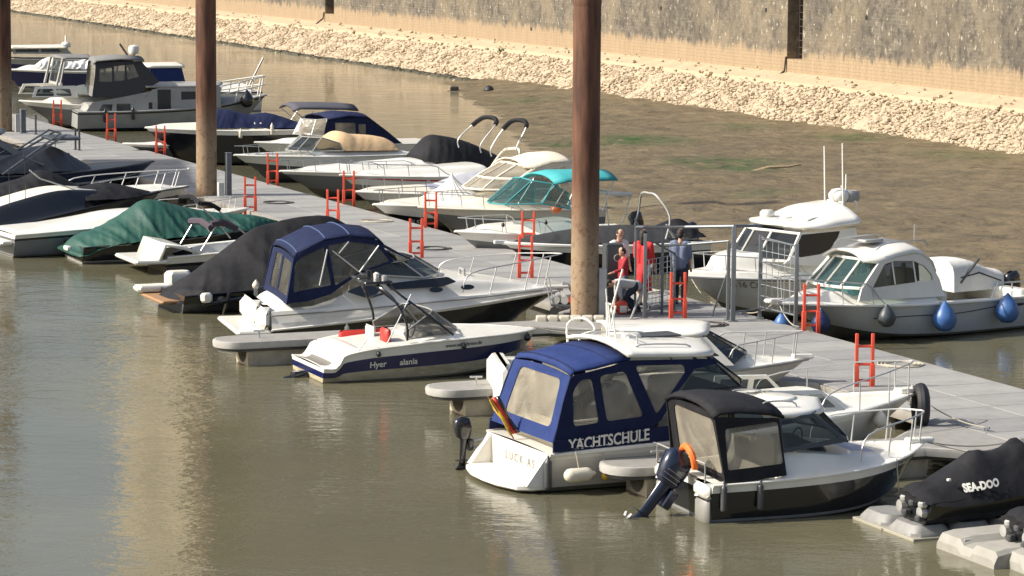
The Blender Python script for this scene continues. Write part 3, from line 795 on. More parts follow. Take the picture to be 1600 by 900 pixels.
# ---------------------------------------------------------------- finger pontoons
fingdk = mat('finger_deck', (.27, .26, .24), .85, col2=(.19, .18, .155), scale=4)
def finger(px, py, label, wdt=.95, knee=True, zt=DZ):
    """rounded end at the picture point, running straight to the walkway"""
    p = at(px, py, zt); a = (p-far).dot(DD); c = (p-far).dot(-PP)    # c metres out from far edge
    e = thing('finger_pontoon', label, 'jetty', dk(a, WID+.08, 0), RZ, 'finger pontoons off the walkway')
    Ln = c-WID-.08; h = wdt/2
    # outline: straight sides, round end, flaring knee at the walkway
    out = [(-h-(1.5 if knee else 0), 0.0), (-h, 1.6 if knee else 0)]
    for k in range(9): q = math.pi*k/8; out.append((-math.cos(q)*h, Ln-h+math.sin(q)*h))
    out += [(h, 1.6 if knee else 0), (h+(1.5 if knee else 0), 0.0)]
    v, t = tri2d([(x, y) for x, y in out])
    M = MB(); M.add([(x, y, zt) for x, y in v], t)
    M.build('deck', fingdk, e, smooth=0, solid=.03)
    M = MB(); rows = []
    path = [(x, y, zt-.06) for x, y in out]
    rows = [[(x*(1+o_/h*.6), y+(o_ if y > 1 else 0), z_) for x, y in out] for o_, z_ in ((.0, zt+.012), (.05, zt+.005), (.06, zt-.05), (.05, zt-.13), (0, zt-.14))]
    M.grid(rows); M.build('edge_rim', mat('rim_white', (.42, .41, .38), .6, col2=(.27, .255, .22), scale=4), e, smooth=60)
    M = MB().grid([[(x*.92, y-.03, zt-.14) for x, y in out], [(x*.92, y-.03, zt-.2) for x, y in out]]); M.build('side_beam', dgrey, e)
    # floats with an arched end
    for y1 in (Ln-.55, Ln*.42):
        M = MB(); x0, x1 = -h*.82, h*.82; L_ = 1.5
        arch = [(x0, -.3), (x0, zt-.2), (-.3, zt-.2)]+[(.3*-math.cos(q*math.pi/8)*1.0, zt-.2-.28*math.sin(q*math.pi/8)) for q in range(9)]+[(.3, zt-.2), (x1, zt-.2), (x1, -.3)]
        v, t = tri2d(arch); M.add([(x, y1, z) for x, z in v], t)
        M.grid([[(x, y1, z) for x, z in arch], [(x, y1-L_, z) for x, z in arch]]); M.add([(x, y1-L_, z) for x, z in v], t)
        M.build('float', concrete, e, smooth=30)
    MB().tube([(-.05, Ln-.9, zt), (-.05, Ln-.9, zt+.16)], .02, 6).tube([(-.05, Ln-1.02, zt+.16), (-.05, Ln-.78, zt+.17)], .02, 6).build('cleat', steel, e)
    return e
F1 = finger(338, 532, 'finger pontoon with pale rounded end beside the navy canopy cruiser')
F2 = finger(672, 606, 'finger pontoon with rounded end between the navy striped bowrider and the blue canopy boat')
F3 = finger(946, 726, 'finger pontoon with rounded end between the blue canopy boat and the black hulled boat')
# dirty pale blocks by the middle pile
# ---------------------------------------------------------------- steel piles
rust = bpy.data.materials.new('rusty_pile'); rust.use_nodes = True
n_ = rust.node_tree; b_ = n_.nodes['Principled BSDF']; b_.inputs['Roughness'].default_value = .75
tc = n_.nodes.new('ShaderNodeTexCoord'); mp = n_.nodes.new('ShaderNodeMapping'); mp.inputs['Scale'].default_value = (1, 1, .12); n_.links.new(tc.outputs['Object'], mp.inputs[0])
t1 = n_.nodes.new('ShaderNodeTexNoise'); t1.inputs['Scale'].default_value = 7; t1.inputs['Detail'].default_value = 7; n_.links.new(mp.outputs[0], t1.inputs[0])
c1 = n_.nodes.new('ShaderNodeValToRGB'); n_.links.new(t1.outputs[0], c1.inputs[0])
c1.color_ramp.elements[0].position = .35; c1.color_ramp.elements[0].color = (.055, .022, .012, 1); c1.color_ramp.elements[1].position = .65; c1.color_ramp.elements[1].color = (.155, .066, .034, 1)
t2 = n_.nodes.new('ShaderNodeTexNoise'); t2.inputs['Scale'].default_value = 5; t2.inputs['Detail'].default_value = 9; t2.inputs['Roughness'].default_value = .75; n_.links.new(tc.outputs['Object'], t2.inputs[0])
c2 = n_.nodes.new('ShaderNodeValToRGB'); n_.links.new(t2.outputs[0], c2.inputs[0])
c2.color_ramp.elements[0].position = .36; c2.color_ramp.elements[0].color = (.13, .07, .035, 1); c2.color_ramp.elements[1].position = .5; c2.color_ramp.elements[1].color = (.30, .215, .13, 1)
sx = n_.nodes.new('ShaderNodeSeparateXYZ'); n_.links.new(tc.outputs['Object'], sx.inputs[0])
ad = n_.nodes.new('ShaderNodeMath'); ad.operation = 'MULTIPLY_ADD'; ad.inputs[1].default_value = 1.6; n_.links.new(t2.outputs[0], ad.inputs[0]); n_.links.new(sx.outputs[2], ad.inputs[2])
mr = n_.nodes.new('ShaderNodeMapRange'); mr.inputs[1].default_value = 4.2; mr.inputs[2].default_value = 2.7; n_.links.new(ad.outputs[0], mr.inputs[0])
mx = n_.nodes.new('ShaderNodeMix'); mx.data_type = 'RGBA'; n_.links.new(mr.outputs[0], mx.inputs[0]); n_.links.new(c1.outputs[0], mx.inputs[6]); n_.links.new(c2.outputs[0], mx.inputs[7]); n_.links.new(mx.outputs[2], b_.inputs['Base Color'])
bu = n_.nodes.new('ShaderNodeBump'); bu.inputs['Distance'].default_value = .012; n_.links.new(t2.outputs[0], bu.inputs['Height']); n_.links.new(bu.outputs[0], b_.inputs['Normal'])
def pile(px, py, wpx, z, label, lean=0):
    p = at(px, py, z); r_ = wpx/2*((p-EYE).dot(fw))/FPX
    e = thing('mooring_pile', label, 'pile', (p.x, p.y, 0), 0, 'rusty steel mooring piles')
    MB().tube([(0, 0, -2), (0, 0, 4), (0, 0, 14)], r_, 40).build('pile_tube', rust, e, smooth=50)
    MB().lathe([(r_*1.01, -.05), (r_*1.03, 0), (r_*1.03, .04), (r_*1.01, .1)], (0, 0, 7.3), 40).build('weld_band', rust, e)
    e.rotation_euler = (0, lean, 0)
    # bracket with two posts beside the pile, fixed to the walkway
    return e, p, r_
P2, p2, r2 = pile(913, 494, 43, DZ, 'thick rusty steel pile in the middle, rising beside the people on the walkway', 0)
P1, p1, r1 = pile(323, 305, 32, DZ, 'rusty steel pile rising behind the green covered boat', 0)
P0, p0, r0 = pile(4, 205, 30, DZ, 'rusty steel pile cut off by the left edge of the picture', 0)
print('pile radii', r0, r1, r2)
# ---------------------------------------------------------------- boats on the near side of the walkway
def Q(b, w, *pts): return [b.xz(px, py, b.near*w) for px, py in pts]
def hardtop(b, x0, x1, z, w, full=.6, pw=3, camber=.1, slope=.04, name='hard_top', m_=None, thick=.06, tip=0, n=16, back=0):
    rows = []
    for i in range(n+1):
        t = i/n; x = lerp(x0, x1, t); w_ = w*math.sqrt(max(0, 1-max(0, (t-full)/(1-full))**pw))*(1-back*max(0, .25-t))+.001
        rows.append([(x, -w_+2*w_*j/12, z-slope*t-tip*max(0, t-.7)/.3+camber*(1-(-1+2*j/12)**2)) for j in range(13)])
    return MB().grid(rows).build(name, m_ or white, b.e, smooth=60, solid=thick)
lilac = mat('deck_hatch_lilac', (.33, .34, .42), .5)
# --- black hulled cabin boat
b = b1 = Boat('cabin_boat', 'black hulled cabin boat with a black canvas canopy and big tilted outboard', 'boat', -1, (1113, 819, 'stern', 0), 2.3, bow=(1443, 690, .88))
b.hull([(0, .60), (.3, .64), (.6, .71), (.85, .80), (1, .88)], bands=((.07, 2), (.78, 1), (1, 0)), mats=[white, black, mgrey], rake=.45, full=2.8, chine=((0, .0), (.6, .05), (1, .3)), rub=.022, rubm=white, flare=.1)
q = lambda *p: Q(b, 1.0, *p)
(x0, _), (x1, _), (_, zr), (xb, zb) = q((1135, 755), (1226, 741), (1219, 654), (1118, 653))
b.deck([('up', .25, 1.5, .82, .82, -.4, -.4, .1, .1, .1), ('in', 1.15, 3.4, .12, .42, .02, .1, .7, .16)], mats=[white, nonskid, lilac], matf=lambda x, y, h: 1 if h < -.2 else (2 if 2.6 < x < 3.05 and abs(y) < .5 else 0), res=.05)
b.side(q((1131, 757), (1227, 742), (1219, 654), (1118, 653)), [q((1136, 735), (1223, 724), (1217, 659), (1134, 671))], 1.05, .94, blackc, clear, name='canopy_side', r=.05)
b.cross((x0+.02, .6, 1.05), (xb+.03, zb, .94), [[(-.86, .12), (.72, .12), (.76, .93), (-.86, .93)]], blackc, clear, name='canopy_back', r=.1)
b.roof([(xb-.02, zb-.02, .94), (xb+.1, zb+.05, .95), (xb+.4, zb+.06, .95), (x1-.25, zr+.07, .95), (x1, zr, .94)], blackc, .15, name='canopy_top', over=.01)
b.tubes('canopy_seam', [[(xb+.15+k*.16, y, zb+.055-.012*k+.15*(1-abs(y/.95)**2.6)) for y in [-.93+j*.155 for j in range(13)]] for k in range(6)], .014, blackc, kind='stuff')
xt = b.xz(1278, 634, 0)[0]
hardtop(b, x1-.3, xt, zr+.02, .9, full=.25, pw=2.2, camber=.14, tip=.02)
MB().lathe([(.0, .05), (.30, .05), (.34, .03), (.35, 0)], (x1+.28, 0, zr+.14), 20).build('roof_hatch', white, b.e, smooth=50)
for y in (-.6, .6): b.tubes('roof_rail', [spl([(x1-.25, y, zr+.1), (x1-.15, y, zr+.2), (x1+.3, y, zr+.18), (x1+.38, y, zr+.06)], 3)], .014)
wq = q((1222, 709), (1328, 691), (1276, 649), (1221, 655))
b.side(wq, [[(wq[0][0]+.05, wq[0][1]+.07), (wq[1][0]-.16, wq[1][1]+.07), (wq[2][0]-.03, wq[2][1]-.05), (wq[3][0]+.05, wq[3][1]-.05)]], .96, .86, black, pane, name='cabin_side', r=.03)
zf, zt_ = wq[1][1], wq[2][1]
b.screen([(wq[1][0]+.25, 0, zf), (wq[1][0]+.18, .5, zf), (wq[1][0], .92, zf)], [(xt-.12, 0, zt_), (xt-.2, .45, zt_), (wq[2][0], .86, zt_)], pane, black, r=.02)
b.block('seat', 1.4, 1.7, -.65, -.2, .6, 1.2, mgrey); b.block('dashboard', 1.75, 2.1, -.75, .75, .7, 1.02, dgrey)
b.tubes('steering_wheel', [[(1.7+.05*math.sin(a), -.42+.18*math.cos(a), 1.12+.18*math.sin(a)) for a in [k*math.pi/6 for k in range(13)]]], .014, black)
L = b.L
b.tubes('bow_rail', [spl([(L*.62, -.92, .8), (L*.66, -.86, 1.2), (L*.9, -.42, 1.36), (L*.985, -.1, 1.38), (L*.985, .1, 1.38), (L*.9, .42, 1.36), (L*.66, .86, 1.2), (L*.62, .92, .8)], 4)]+[[(x*L-.05, sg*y, .82), (x*L, sg*y, z)] for x, y, z in ((.78, .66, 1.28), (.9, .42, 1.36), (.98, .1, 1.38)) for sg in (1, -1)], .014)
MB().box(L-.3, L+.15, -.1, .1, .88, .95, 0, .02).build('bow_sprit', white, b.e)
for sg in (-1, 1):
    MB().box(-.12, .05, min(sg*.52, sg*1.04), max(sg*.52, sg*1.04), .36, .62, 0, .12).build('stern_pod', white, b.e, smooth=60)
    MB().box(-.09, .04, min(sg*.54, sg*1.02), max(sg*.54, sg*1.02), -.05, .37, 0, .06).build('stern_pod_base', mat('pod_grey', (.2, .2, .19), .5, col2=(.3, .28, .22), scale=4), b.e, smooth=60)
ob = outboard(b.e, -.34, -.22, .27, .98, rad(36), mat('navy_cowl', (.012, .018, .04), .22, coat=.4), steel)
for k in range(3):
    MB().tube([(-.44+k*.025, -.172, .2+k*.07), (-.1, -.166, .2+k*.07)], .006, 4).build('cowl_stripe', mat('stripe_grey', (.3, .3, .3), .5), ob)
ring_ = [(0, .22*math.cos(a), .22*math.sin(a)) for a in [k*math.pi/8-.3 for k in range(11)]]
lr = MB().tube(ring_, .055, 8).build('life_ring', orangep, None, label='orange horseshoe lifebuoy hung at the back of the black canopy boat', cat='lifebuoy')
lr.location = b.O+b.ax*(-.1)+b.ay*(-.35)+Vector((0, 0, .88)); lr.rotation_euler = (0, rad(-12), math.atan2(b.ax.y, b.ax.x))
b.tubes('stern_rail', [[(-.08, -.95, .6), (-.08, -.95, .92), (-.08, .95, .92), (-.08, .95, .6)], [(-.08, -.3, .6), (-.08, -.3, .92)]], .013)
b.lettering('THERESA', L*.845, .90, .13, dgrey, bold=.003); b.lettering('K-J 407', L*.83, .62, .11, lgrey)
hang(b, 1131, 780, .05, .42, dgrey, 'slim dark fender at the stern corner of the black hulled boat')
hang(b, 1188, 777, .05, .42, dgrey, 'slim dark fender amidships on the black hulled boat, second from its stern')
# --- yacht school boat
b = b2 = Boat('motor_cruiser', 'yacht school boat with royal blue canvas canopy, blue hull band and white hard top', 'boat', -1, (858, 772, 'stern', 0), 2.6, bow=(1432, 612, 1.02))
b.hull([(0, .64), (.25, .70), (.5, .78), (.8, .92), (1, 1.02)], bands=((.1, 2), (.84, 0), (1, 1)), mats=[mat('hull_warm_white', (.66, .62, .53), .3, col2=(.5, .46, .38), scale=2), white, antifoul, black], rake=.9, full=2.3, chine=((0, .02), (.6, .06), (1, .35)), rub=.035, rubm=white, flare=.1)
L = b.L
q = lambda *p: Q(b, 1.12, *p)
xs_ = [p[0] for p in Q(b, .9, (1160, 612), (1332, 640), (1280, 608))]
zt_ = Q(b, .9, (1160, 614), (1280, 608))
b.deck([('up', .3, 2.6, 1.0, 1.0, -.25, -.25, .1, .1, .1), ('up', 2.4, xs_[1], 1.02, .6, .38, .28, .3, .5, .16), ], mats=[white, nonskid, darkp, lilac], matf=lambda x, y, h: 1 if h < -.1 else (3 if xs_[0]+.05 < x < xs_[0]+.4 and abs(y) < .8 else (2 if xs_[0]+.75 < x < xs_[0]+1.2 and abs(y) < .3 else 0)), res=.06)
M = MB(); pl = [(-.02, -1.16), (-.26, -1.14), (-.48, -1.0), (-.62, -.5), (-.65, 0), (-.62, .5), (-.48, 1.0), (-.26, 1.14), (-.02, 1.16)]
z0, z1 = .04, .15
M.grid([[(x*.95, y*.95, z0) for x, y in pl], [(x, y, z0+.03) for x, y in pl], [(x, y, z1-.02) for x, y in pl], [(x*.98, y*.98, z1) for x, y in pl]])
M.add([(x*.98, y*.98, z1) for x, y in pl], [tuple(range(9))]); M.add([(x*.95, y*.95, z0) for x, y in pl][::-1], [tuple(range(9))])
M.build('swim_platform', white, b.e, smooth=40)
for k in range(7): MB().box(-.54+k*.065, -.525+k*.065, -.85, .85, z1+.001, z1+.012).build('tread', nonskid, b.e)
for s_ in (-1, 1):
    M = MB(); t_ = [(0, .1), (-.38, .14), (0, .64)]; y = 1.18*s_
    M.add([(x, y-.01*s_, z) for x, z in t_]+[(x, y-.16*s_, z) for x, z in t_], [(0, 1, 2), (3, 5, 4), (0, 3, 4, 1), (1, 4, 5, 2), (0, 2, 5, 3)]); M.build('platform_wing', white, b.e, smooth=0)
vv, ff = text2d('L U C K   A S', .2); MB().add([(-.012, -a*1.0-.1, .38+c) for a, c in vv], ff).build('lettering', mgrey, b.e, smooth=0)
bd = q((859, 706), (1043, 686), (1043, 664), (1012, 667), (860, 688))
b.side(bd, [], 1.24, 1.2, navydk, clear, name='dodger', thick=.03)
def side_text(b, txt, px0, px1, m_, y, stretch=1.0, bold=.003, serif=False, parent=None):
    """flat lettering between two picture points on the near plane y"""
    A, Bq = b.xz(*px0, b.near*y), b.xz(*px1, b.near*y); vv, ff = text2d(txt, 1, bold*8)
    w0, w1 = min(a for a, c in vv), max(a for a, c in vv); h0, h1 = min(c for a, c in vv), max(c for a, c in vv)
    dx, dz = Bq[0]-A[0], Bq[1]-A[1]; s_ = abs(dx)/(w1-w0); out = []
    for a, c in vv:
        t = (a-w0)/(w1-w0); out.append((A[0]+dx*t, b.near*(y+.022), A[1]+dz*t+(c-(h0+h1)/2)*s_*stretch))
    return MB().add(out, ff).build('lettering', m_, parent or b.e, smooth=0)
side_text(b, 'YACHTSCHULE', (887, 696), (1014, 678), white, 1.225, 1.25)
A_, B_ = b.xz(887, 696, -1.225), b.xz(1014, 678, -1.225); M = MB()
for t_ in (.02, .085, .115, .17, .295, .355, .40, .475, .62, .68, .72, .78, .83, .875, .93):
    for up in (0, 1):
        x = lerp(A_[0], B_[0], t_); z = lerp(A_[1], B_[1], t_)+(.068 if up else -.078); M.box(x-.022, x+.022, -1.25, -1.246, z, z+.009)
M.build('serif', white, b.e, smooth=0, kind='stuff')
side_text(b, 'C', (1044, 675), (1054, 673), white, 1.225, 1.3)
b.side(q((1043, 686), (1062, 684), (1066, 662), (1043, 664)), [], 1.24, 1.2, navydk, clear, name='dodger', thick=.025)
W1 = q((894, 666), (934, 660), (926, 592), (908, 594), (895, 612)); W2 = q((946, 658), (1004, 650), (978, 580), (938, 588)); W3 = q((1024, 648), (1073, 581), (1070, 570), (994, 572))
out_ = q((862, 690), (1012, 669), (1030, 656), (1056, 618), (1086, 577), (1122, 569), (1120, 561), (984, 564), (960, 572), (897, 588), (892, 592), (880, 626))
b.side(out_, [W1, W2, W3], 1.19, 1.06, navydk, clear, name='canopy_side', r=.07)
bt = q((860, 690), (892, 588)); 
b.cross((bt[0][0]+.02, bt[0][1]-.02, 1.19), (bt[1][0]+.03, bt[1][1]-.02, 1.06), [[(-.8, .2), (.7, .2), (.7, .9), (-.74, .9)]], navyc, clear, name='canopy_back', r=.12)
rp = Q(b, 1.06, (892, 590), (897, 583), (925, 578), (955, 570), (984, 563))
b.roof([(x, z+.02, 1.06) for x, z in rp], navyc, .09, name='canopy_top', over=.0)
for x, z in (rp[1], rp[3]): b.tubes('canopy_seam', [[(x, y, z+.045+.09*(1-abs(y/1.06)**2.6)) for y in [-1.05+j*.21 for j in range(11)]]], .012, navydk)
h0, h1 = q((984, 560), (1122, 560)); xt = b.xz(1128, 548, 0)[0]
hardtop(b, h0[0]-.05, h1[0]+.28, h0[1]+.05, 1.14, full=.55, pw=3, camber=.13, slope=.1, tip=.03)
hx = h0[0]
MB().box(hx+.75, hx+1.5, -.1, .4, h0[1]+.15, h0[1]+.18, 0, .02).build('roof_hatch', dgrey, b.e)
for y in (-.8, .8): b.tubes('grab_rail', [spl([(hx+.3, y, h0[1]+.06), (hx+.35, y, h0[1]+.16), (hx+1.2, y, h0[1]+.12), (hx+1.25, y, h0[1]+.02)], 3)], .014)
b.tubes('mast', [[(hx+.25, -.15, h0[1]+.1), (hx+.18, -.08, h0[1]+.75)], [(hx+.25, .2, h0[1]+.1), (hx+.18, .1, h0[1]+.75)], [(hx+.18, -.08, h0[1]+.75), (hx+.18, .1, h0[1]+.75)], [(hx+.2, 0, h0[1]+.1), (hx+.12, 0, h0[1]+1.0)]], .014, white)
MB().box(hx+.45, hx+.75, -.12, .12, h0[1]+.14, h0[1]+.24, 0, .04).build('horn', white, b.e)
b.tubes('aerial_crossbar', [[(hx+.4, -.6, h0[1]+.28), (hx+.4, .5, h0[1]+.28)], [(hx+.4, -.6, h0[1]+.06), (hx+.4, -.6, h0[1]+.28)], [(hx+.4, .5, h0[1]+.06), (hx+.4, .5, h0[1]+.28)]], .013, steel)
sb = q((1056, 617), (1160, 605), (1122, 567), (1090, 574))
b.screen([(sb[1][0]+.42, 0, sb[1][1]+.02), (sb[1][0]+.3, .55, sb[1][1]+.02), (sb[1][0], 1.08, sb[1][1]), (sb[0][0], 1.14, sb[0][1])], [(sb[2][0]+.22, 0, sb[2][1]+.06), (sb[2][0]+.16, .5, sb[2][1]+.05), (sb[2][0], 1.0, sb[2][1]), (sb[3][0], 1.05, sb[3][1])], pane, black, r=.022)
sx_ = sb[0][0]
b.block('seat', sx_-.5, sx_-.1, -.8, -.3, .8, 1.45, black, .08); b.block('seat', sx_-.5, sx_-.1, .3, .8, .8, 1.45, black, .08); b.block('dashboard', sx_+.5, sx_+1.2, -.9, .9, .8, sb[1][1]-.03, dgrey)
b.block('bench', .3, .7, -.9, .9, .45, .98, creamc); b.block('curtain_roll', 1.0, 1.1, -1.08, -.98, .9, 1.7, curtain)
tk = Q(b, .95, (1200, 642), (1276, 644), (1318, 640), (1284, 610), (1200, 612))
b.side(tk, [Q(b, .95, (1264, 637), (1305, 636), (1284, 616), (1264, 617)), Q(b, .95, (1210, 636), (1256, 637), (1256, 617), (1210, 617))], 1.02, .9, white, pane, name='cabin_side', r=.03)
b.tubes('wiper', [[(sb[1][0]+.2, -.5, sb[1][1]+.05), (sb[2][0]+.3, -.6, sb[2][1]-.2)], [(sb[1][0]+.25, .3, sb[1][1]+.05), (sb[2][0]+.35, .2, sb[2][1]-.2)]], .01, black)
b.tubes('bow_rail', [spl([(L*.66, -1.12, .86), (L*.69, -1.06, 1.28), (L*.87, -.62, 1.5), (L*.975, -.12, 1.56), (L*.975, .12, 1.56), (L*.87, .62, 1.5), (L*.69, 1.06, 1.28), (L*.66, 1.12, .86)], 5)]+[[(x*L, sg*y, .9), (x*L, sg*y, zz)] for x, y, zz in ((.78, .88, 1.4), (.88, .58, 1.5), (.96, .22, 1.55)) for sg in (1, -1)], .014)
MB().box(L-.4, L+.15, -.12, .12, 1.02, 1.1, 0, .02).build('bow_sprit', white, b.e)
MB().tube([(L-.1, 0, 1.12), (L+.15, 0, 1.08), (L+.26, 0, .9), (L+.16, .02, .8)], .03, 6).build('anchor', steel, b.e)
flag = thing('flag', 'black red and gold flag on a staff at the yacht school boat stern', 'flag', b.O+b.ax*(.0)+b.ay*(.15)+Vector((0, 0, .68)), math.atan2(b.ax.y, b.ax.x), None)
MB().tube([(0, 0, 0), (-.42, .12, .72)], .013, 6).build('staff', wood, flag)
# cloth hangs from the staff: three stripes side by side, folded
for k, mm in enumerate((yellowf, redv, black)):
    rows = []
    for i in range(9):
        t = i/8
        rows.append([(-.40+t*.34+(k+j)*.055, .1-.1*t+.035*math.sin(t*7+(k+j)*1.3), .66-t*.60+(k+j)*.02-.02*abs(math.sin(t*6))) for j in (0, 1)])
    MB().grid(rows).build('stripe', mm, flag, smooth=60, solid=.008)
hang(b, 856, 742, .065, .5, dgrey, 'dark fender standing at the stern corner of the yacht school boat')
x_, z_ = b.xz(904, 742, -1.42); wp = b.O+b.ax*x_-b.ay*1.42+Vector((0, 0, z_))
fender(wp, .115, .5, whitef, 'fat cream fender lying level along the side of the yacht school boat', wp+b.ay*.12+Vector((0, 0, .36)), along=math.atan2(b.ax.y, b.ax.x))
x_, z_ = b.xz(946, 744, -1.38); wp = b.O+b.ax*x_-b.ay*1.38+Vector((0, 0, z_))
fender(wp, .065, .2, yellowf, 'small yellow ball float hanging beside the cream fender', wp+b.ay*.1+Vector((0, 0, .36)), ball=True)
ob = outboard(b.e, -.25, 1.32, .44, .62, 0, black, dgrey, 'auxiliary_outboard')
b.tubes('outboard_bracket', [[(-.0, 1.1, .55), (-.25, 1.32, .46)], [(-.0, 1.1, .25), (-.25, 1.32, .40)]], .02)
M = MB(); M.tube([(.3*math.cos(a), 0, .3*math.sin(a)) for a in [k*math.pi/8 for k in range(17)]], .11, 10)
ty = M.build('tyre_fender', rubber, None, label='big dark tyre hung at the bow of the yacht school boat against the walkway', cat='tyre'); ty.location = b.O+b.ax*(L-.1)+b.ay*(-.3)+Vector((0, 0, .82)); ty.rotation_euler = (0, 0, math.atan2(b.ax.y, b.ax.x)+1.2)
hang(b, 1378, 658, .13, .3, whitef, 'white ball fender under the bow of the yacht school boat', ball=True)
# --- white cabin cruiser behind it
b = Boat('cabin_boat', 'white cabin cruiser half hidden behind the blue canopy boat', 'boat', -1, (800, 658, 'stern', 0), 2.4, bow=(1262, 560, .95))
L = b.L
b.hull([(0, .85), (.5, .85), (1, .95)], bands=((.1, 1), (1, 0)), mats=[white, antifoul], rake=.8, full=2.4, rub=.03, rubm=lgrey, flare=.1)
b.deck([('up', .3, 2.6, .95, .95, -.35, -.35, .1, .1, .1), ('up', 2.5, L*.82, .9, .5, .34, .12, .2, .5, .2)], mats=[white, nonskid, lilac], matf=lambda x, y, h: 1 if h < -.2 else (2 if L*.70 < x < L*.78 and abs(y) < .5 else 0), res=.08)
MB().box(-.3, .1, -.9, .9, .0, 1.0, 0, .14).build('transom_locker', white, b.e)
a_ = Q(b, .95, (952, 532), (1108, 526)); z_ = a_[1][1]
hardtop(b, a_[0][0], a_[1][0]+.15, z_+.02, 1.0, full=.7, pw=3, camber=.1, slope=.0)
w3 = Q(b, .95, (1000, 560), (1150, 560), (1100, 531), (960, 535))
x1_ = Q(b, .95, (1130, 562))[0][0]
b.side([(a_[0][0]+.1, .95), (x1_+.2, .98), (a_[1][0]-.05, z_-.01), (a_[0][0]+.1, z_-.01)], [[(a_[0][0]+.2, 1.15), (a_[0][0]+1.0, 1.15), (a_[0][0]+1.0, z_-.12), (a_[0][0]+.2, z_-.12)], [(a_[0][0]+1.1, 1.15), (x1_-.05, 1.15), (a_[1][0]-.2, z_-.12), (a_[0][0]+1.1, z_-.12)]], 1.0, .93, white, pane, name='cabin_side')
b.screen([(x1_+.6, 0, 1.1), (x1_+.5, .5, 1.1), (x1_+.2, .95, 1.0)], [(a_[1][0]+.1, 0, z_), (a_[1][0]+.06, .45, z_), (a_[1][0]-.1, .9, z_)], pane, dgrey)
hx = a_[0][0]
b.tubes('stern_arch', [spl([(hx-.5, -.95, .9), (hx-.55, -.93, 1.5), (hx-.25, -.8, z_+.12), (hx-.25, .8, z_+.12), (hx-.55, .93, 1.5), (hx-.5, .95, .9)], 4)], .022, white)
for p_ in ([(hx+.1, -.5, z_), (hx+.04, -.5, z_+.55)], [(hx+.1, -.3, z_), (hx+.2, -.3, z_+.5)], [(hx+.12, .4, z_), (hx+.42, .4, z_+1.1)]): b.tubes('aerial_mast', [p_], .016, white)
MB().box(hx+.5, hx+1.1, -.25, .25, z_+.1, z_+.13, 0, .01).build('roof_hatch', dgrey, b.e)
b.rail(L*.68, L-.1, .42, posts=4, rise=.1)
MB().box(L-.3, L+.1, -.1, .1, .95, 1.03, 0, .02).build('bow_sprit', white, b.e)
# --- navy striped bowrider
b = b3 = Boat('bowrider', 'open white speedboat with a broad navy stripe and black wake tower', 'boat', -1, (506, 600, 'stern', 0), 2.2, bow=(838, 513, .75))
L = b.L
b.hull([(0, .30), (.055, .31), (.09, .55), (.38, .72), (.65, .78), (.85, .77), (1, .75)], bands=((.05, 2), (.33, 3), (.72, 1), (1, 0)), mats=[white, navyhull, antifoul, waterl], rake=.4, full=2.9, chine=((0, .0), (.6, .04), (1, .2)), rub=.02, rubm=white, flare=.08, n=60)
b.deck([('up', .75, 2.2, .76, .76, -.42, -.42, .12, .1, .12), ('up', 2.15, 2.9, .9, .85, .06, .06, .1, .3, .2), ('up', 2.95, 4.3, .55, .25, -.3, -.25, .1, .3, .1), ('up', .42, .76, .8, .8, .05, .05, .1, .1, .1)],
       mats=[white, nonskid, mat('red_floor', (.42, .05, .03), .7), mat('stern_mat', (.16, .15, .13), .8), mat('seat_lilac', (.36, .37, .44), .6)],
       matf=lambda x, y, h: 3 if .06 < x < .30 and abs(y) < .65 else (2 if h < -.3 and x < 2.3 else (4 if h < -.15 and x > 2.8 else 0)), res=.05)
b.block('sun_pad', .5, .85, -.7, .7, .45, .64, creamc, .08); b.block('side_bench', .9, 2.0, .68, .80, .3, .79, redv); b.block('side_cushion', .8, 2.0, .45, .68, .3, .62, redv); b.block('seat', 1.5, 1.8, -.68, -.25, .25, .72, white, .08); b.block('seat_back', 1.42, 1.54, -.68, -.25, .6, .98, redv, .05); b.block('seat', 1.5, 1.8, .15, .58, .25, .72, redv, .08)
b.block('seat_back', 1.40, 1.5, .15, .58, .55, .94, white, .05)
b.block('helm', 2.1, 2.4, -.8, -.15, .4, .88, lgrey); b.block('helm', 2.1, 2.4, .2, .8, .4, .88, lgrey)
b.tubes('steering_wheel', [[(2.05+.05*math.sin(a), -.45+.16*math.cos(a), .92+.16*math.sin(a)) for a in [k*math.pi/6 for k in range(13)]]], .013, black)
sp = Q(b, 1.0, (654, 533), (740, 512), (700, 484), (660, 525)); fr = b.xz(750, 508, .0)
b.screen([(3.15, .08, .86), (3.0, .5, .86), (2.7, .86, .84), (1.75, .98, .80)], [(2.55, .08, 1.27), (2.48, .45, 1.28), (2.3, .8, 1.28), (1.7, .92, .92)], smoke, lgrey, r=.014)
for sg in (1, -1):
    b.tubes('wake_tower', [spl([(1.75, sg*1.0, .78), (1.72, sg*1.02, 1.15), (1.5, sg*.9, 1.6), (1.3, sg*.6, 1.82), (1.22, 0, 1.88)], 5), spl([(2.75, sg*.95, .84), (2.2, sg*.88, 1.28), (1.75, sg*.74, 1.62), (1.5, sg*.5, 1.85), (1.45, 0, 1.9)], 5), [(1.62, sg*.97, 1.4), (1.9, sg*.8, 1.5)]], .026, black, 8)
b.block('tower_rack', 1.0, 1.6, -.6, -.05, 1.86, 1.93, black, .03); b.block('tower_rack', 1.1, 1.7, .1, .6, 1.86, 1.93, black, .03)
for y, k in ((-.6, 0), (.6, 1), (0, 2)):
    MB().lathe([(0, 0), (.055, .02), (.06, .12), (0, .15)], (1.45, y*.8, 1.9), 10).build('speaker', (steel, black, white)[k], b.e, smooth=50)
b.tubes('boom', [[(1.3, -1.02, .7), (1.85, -.95, 1.7)], [(.72, -.98, .6), (1.0, -.98, .95)]], .012, alu)
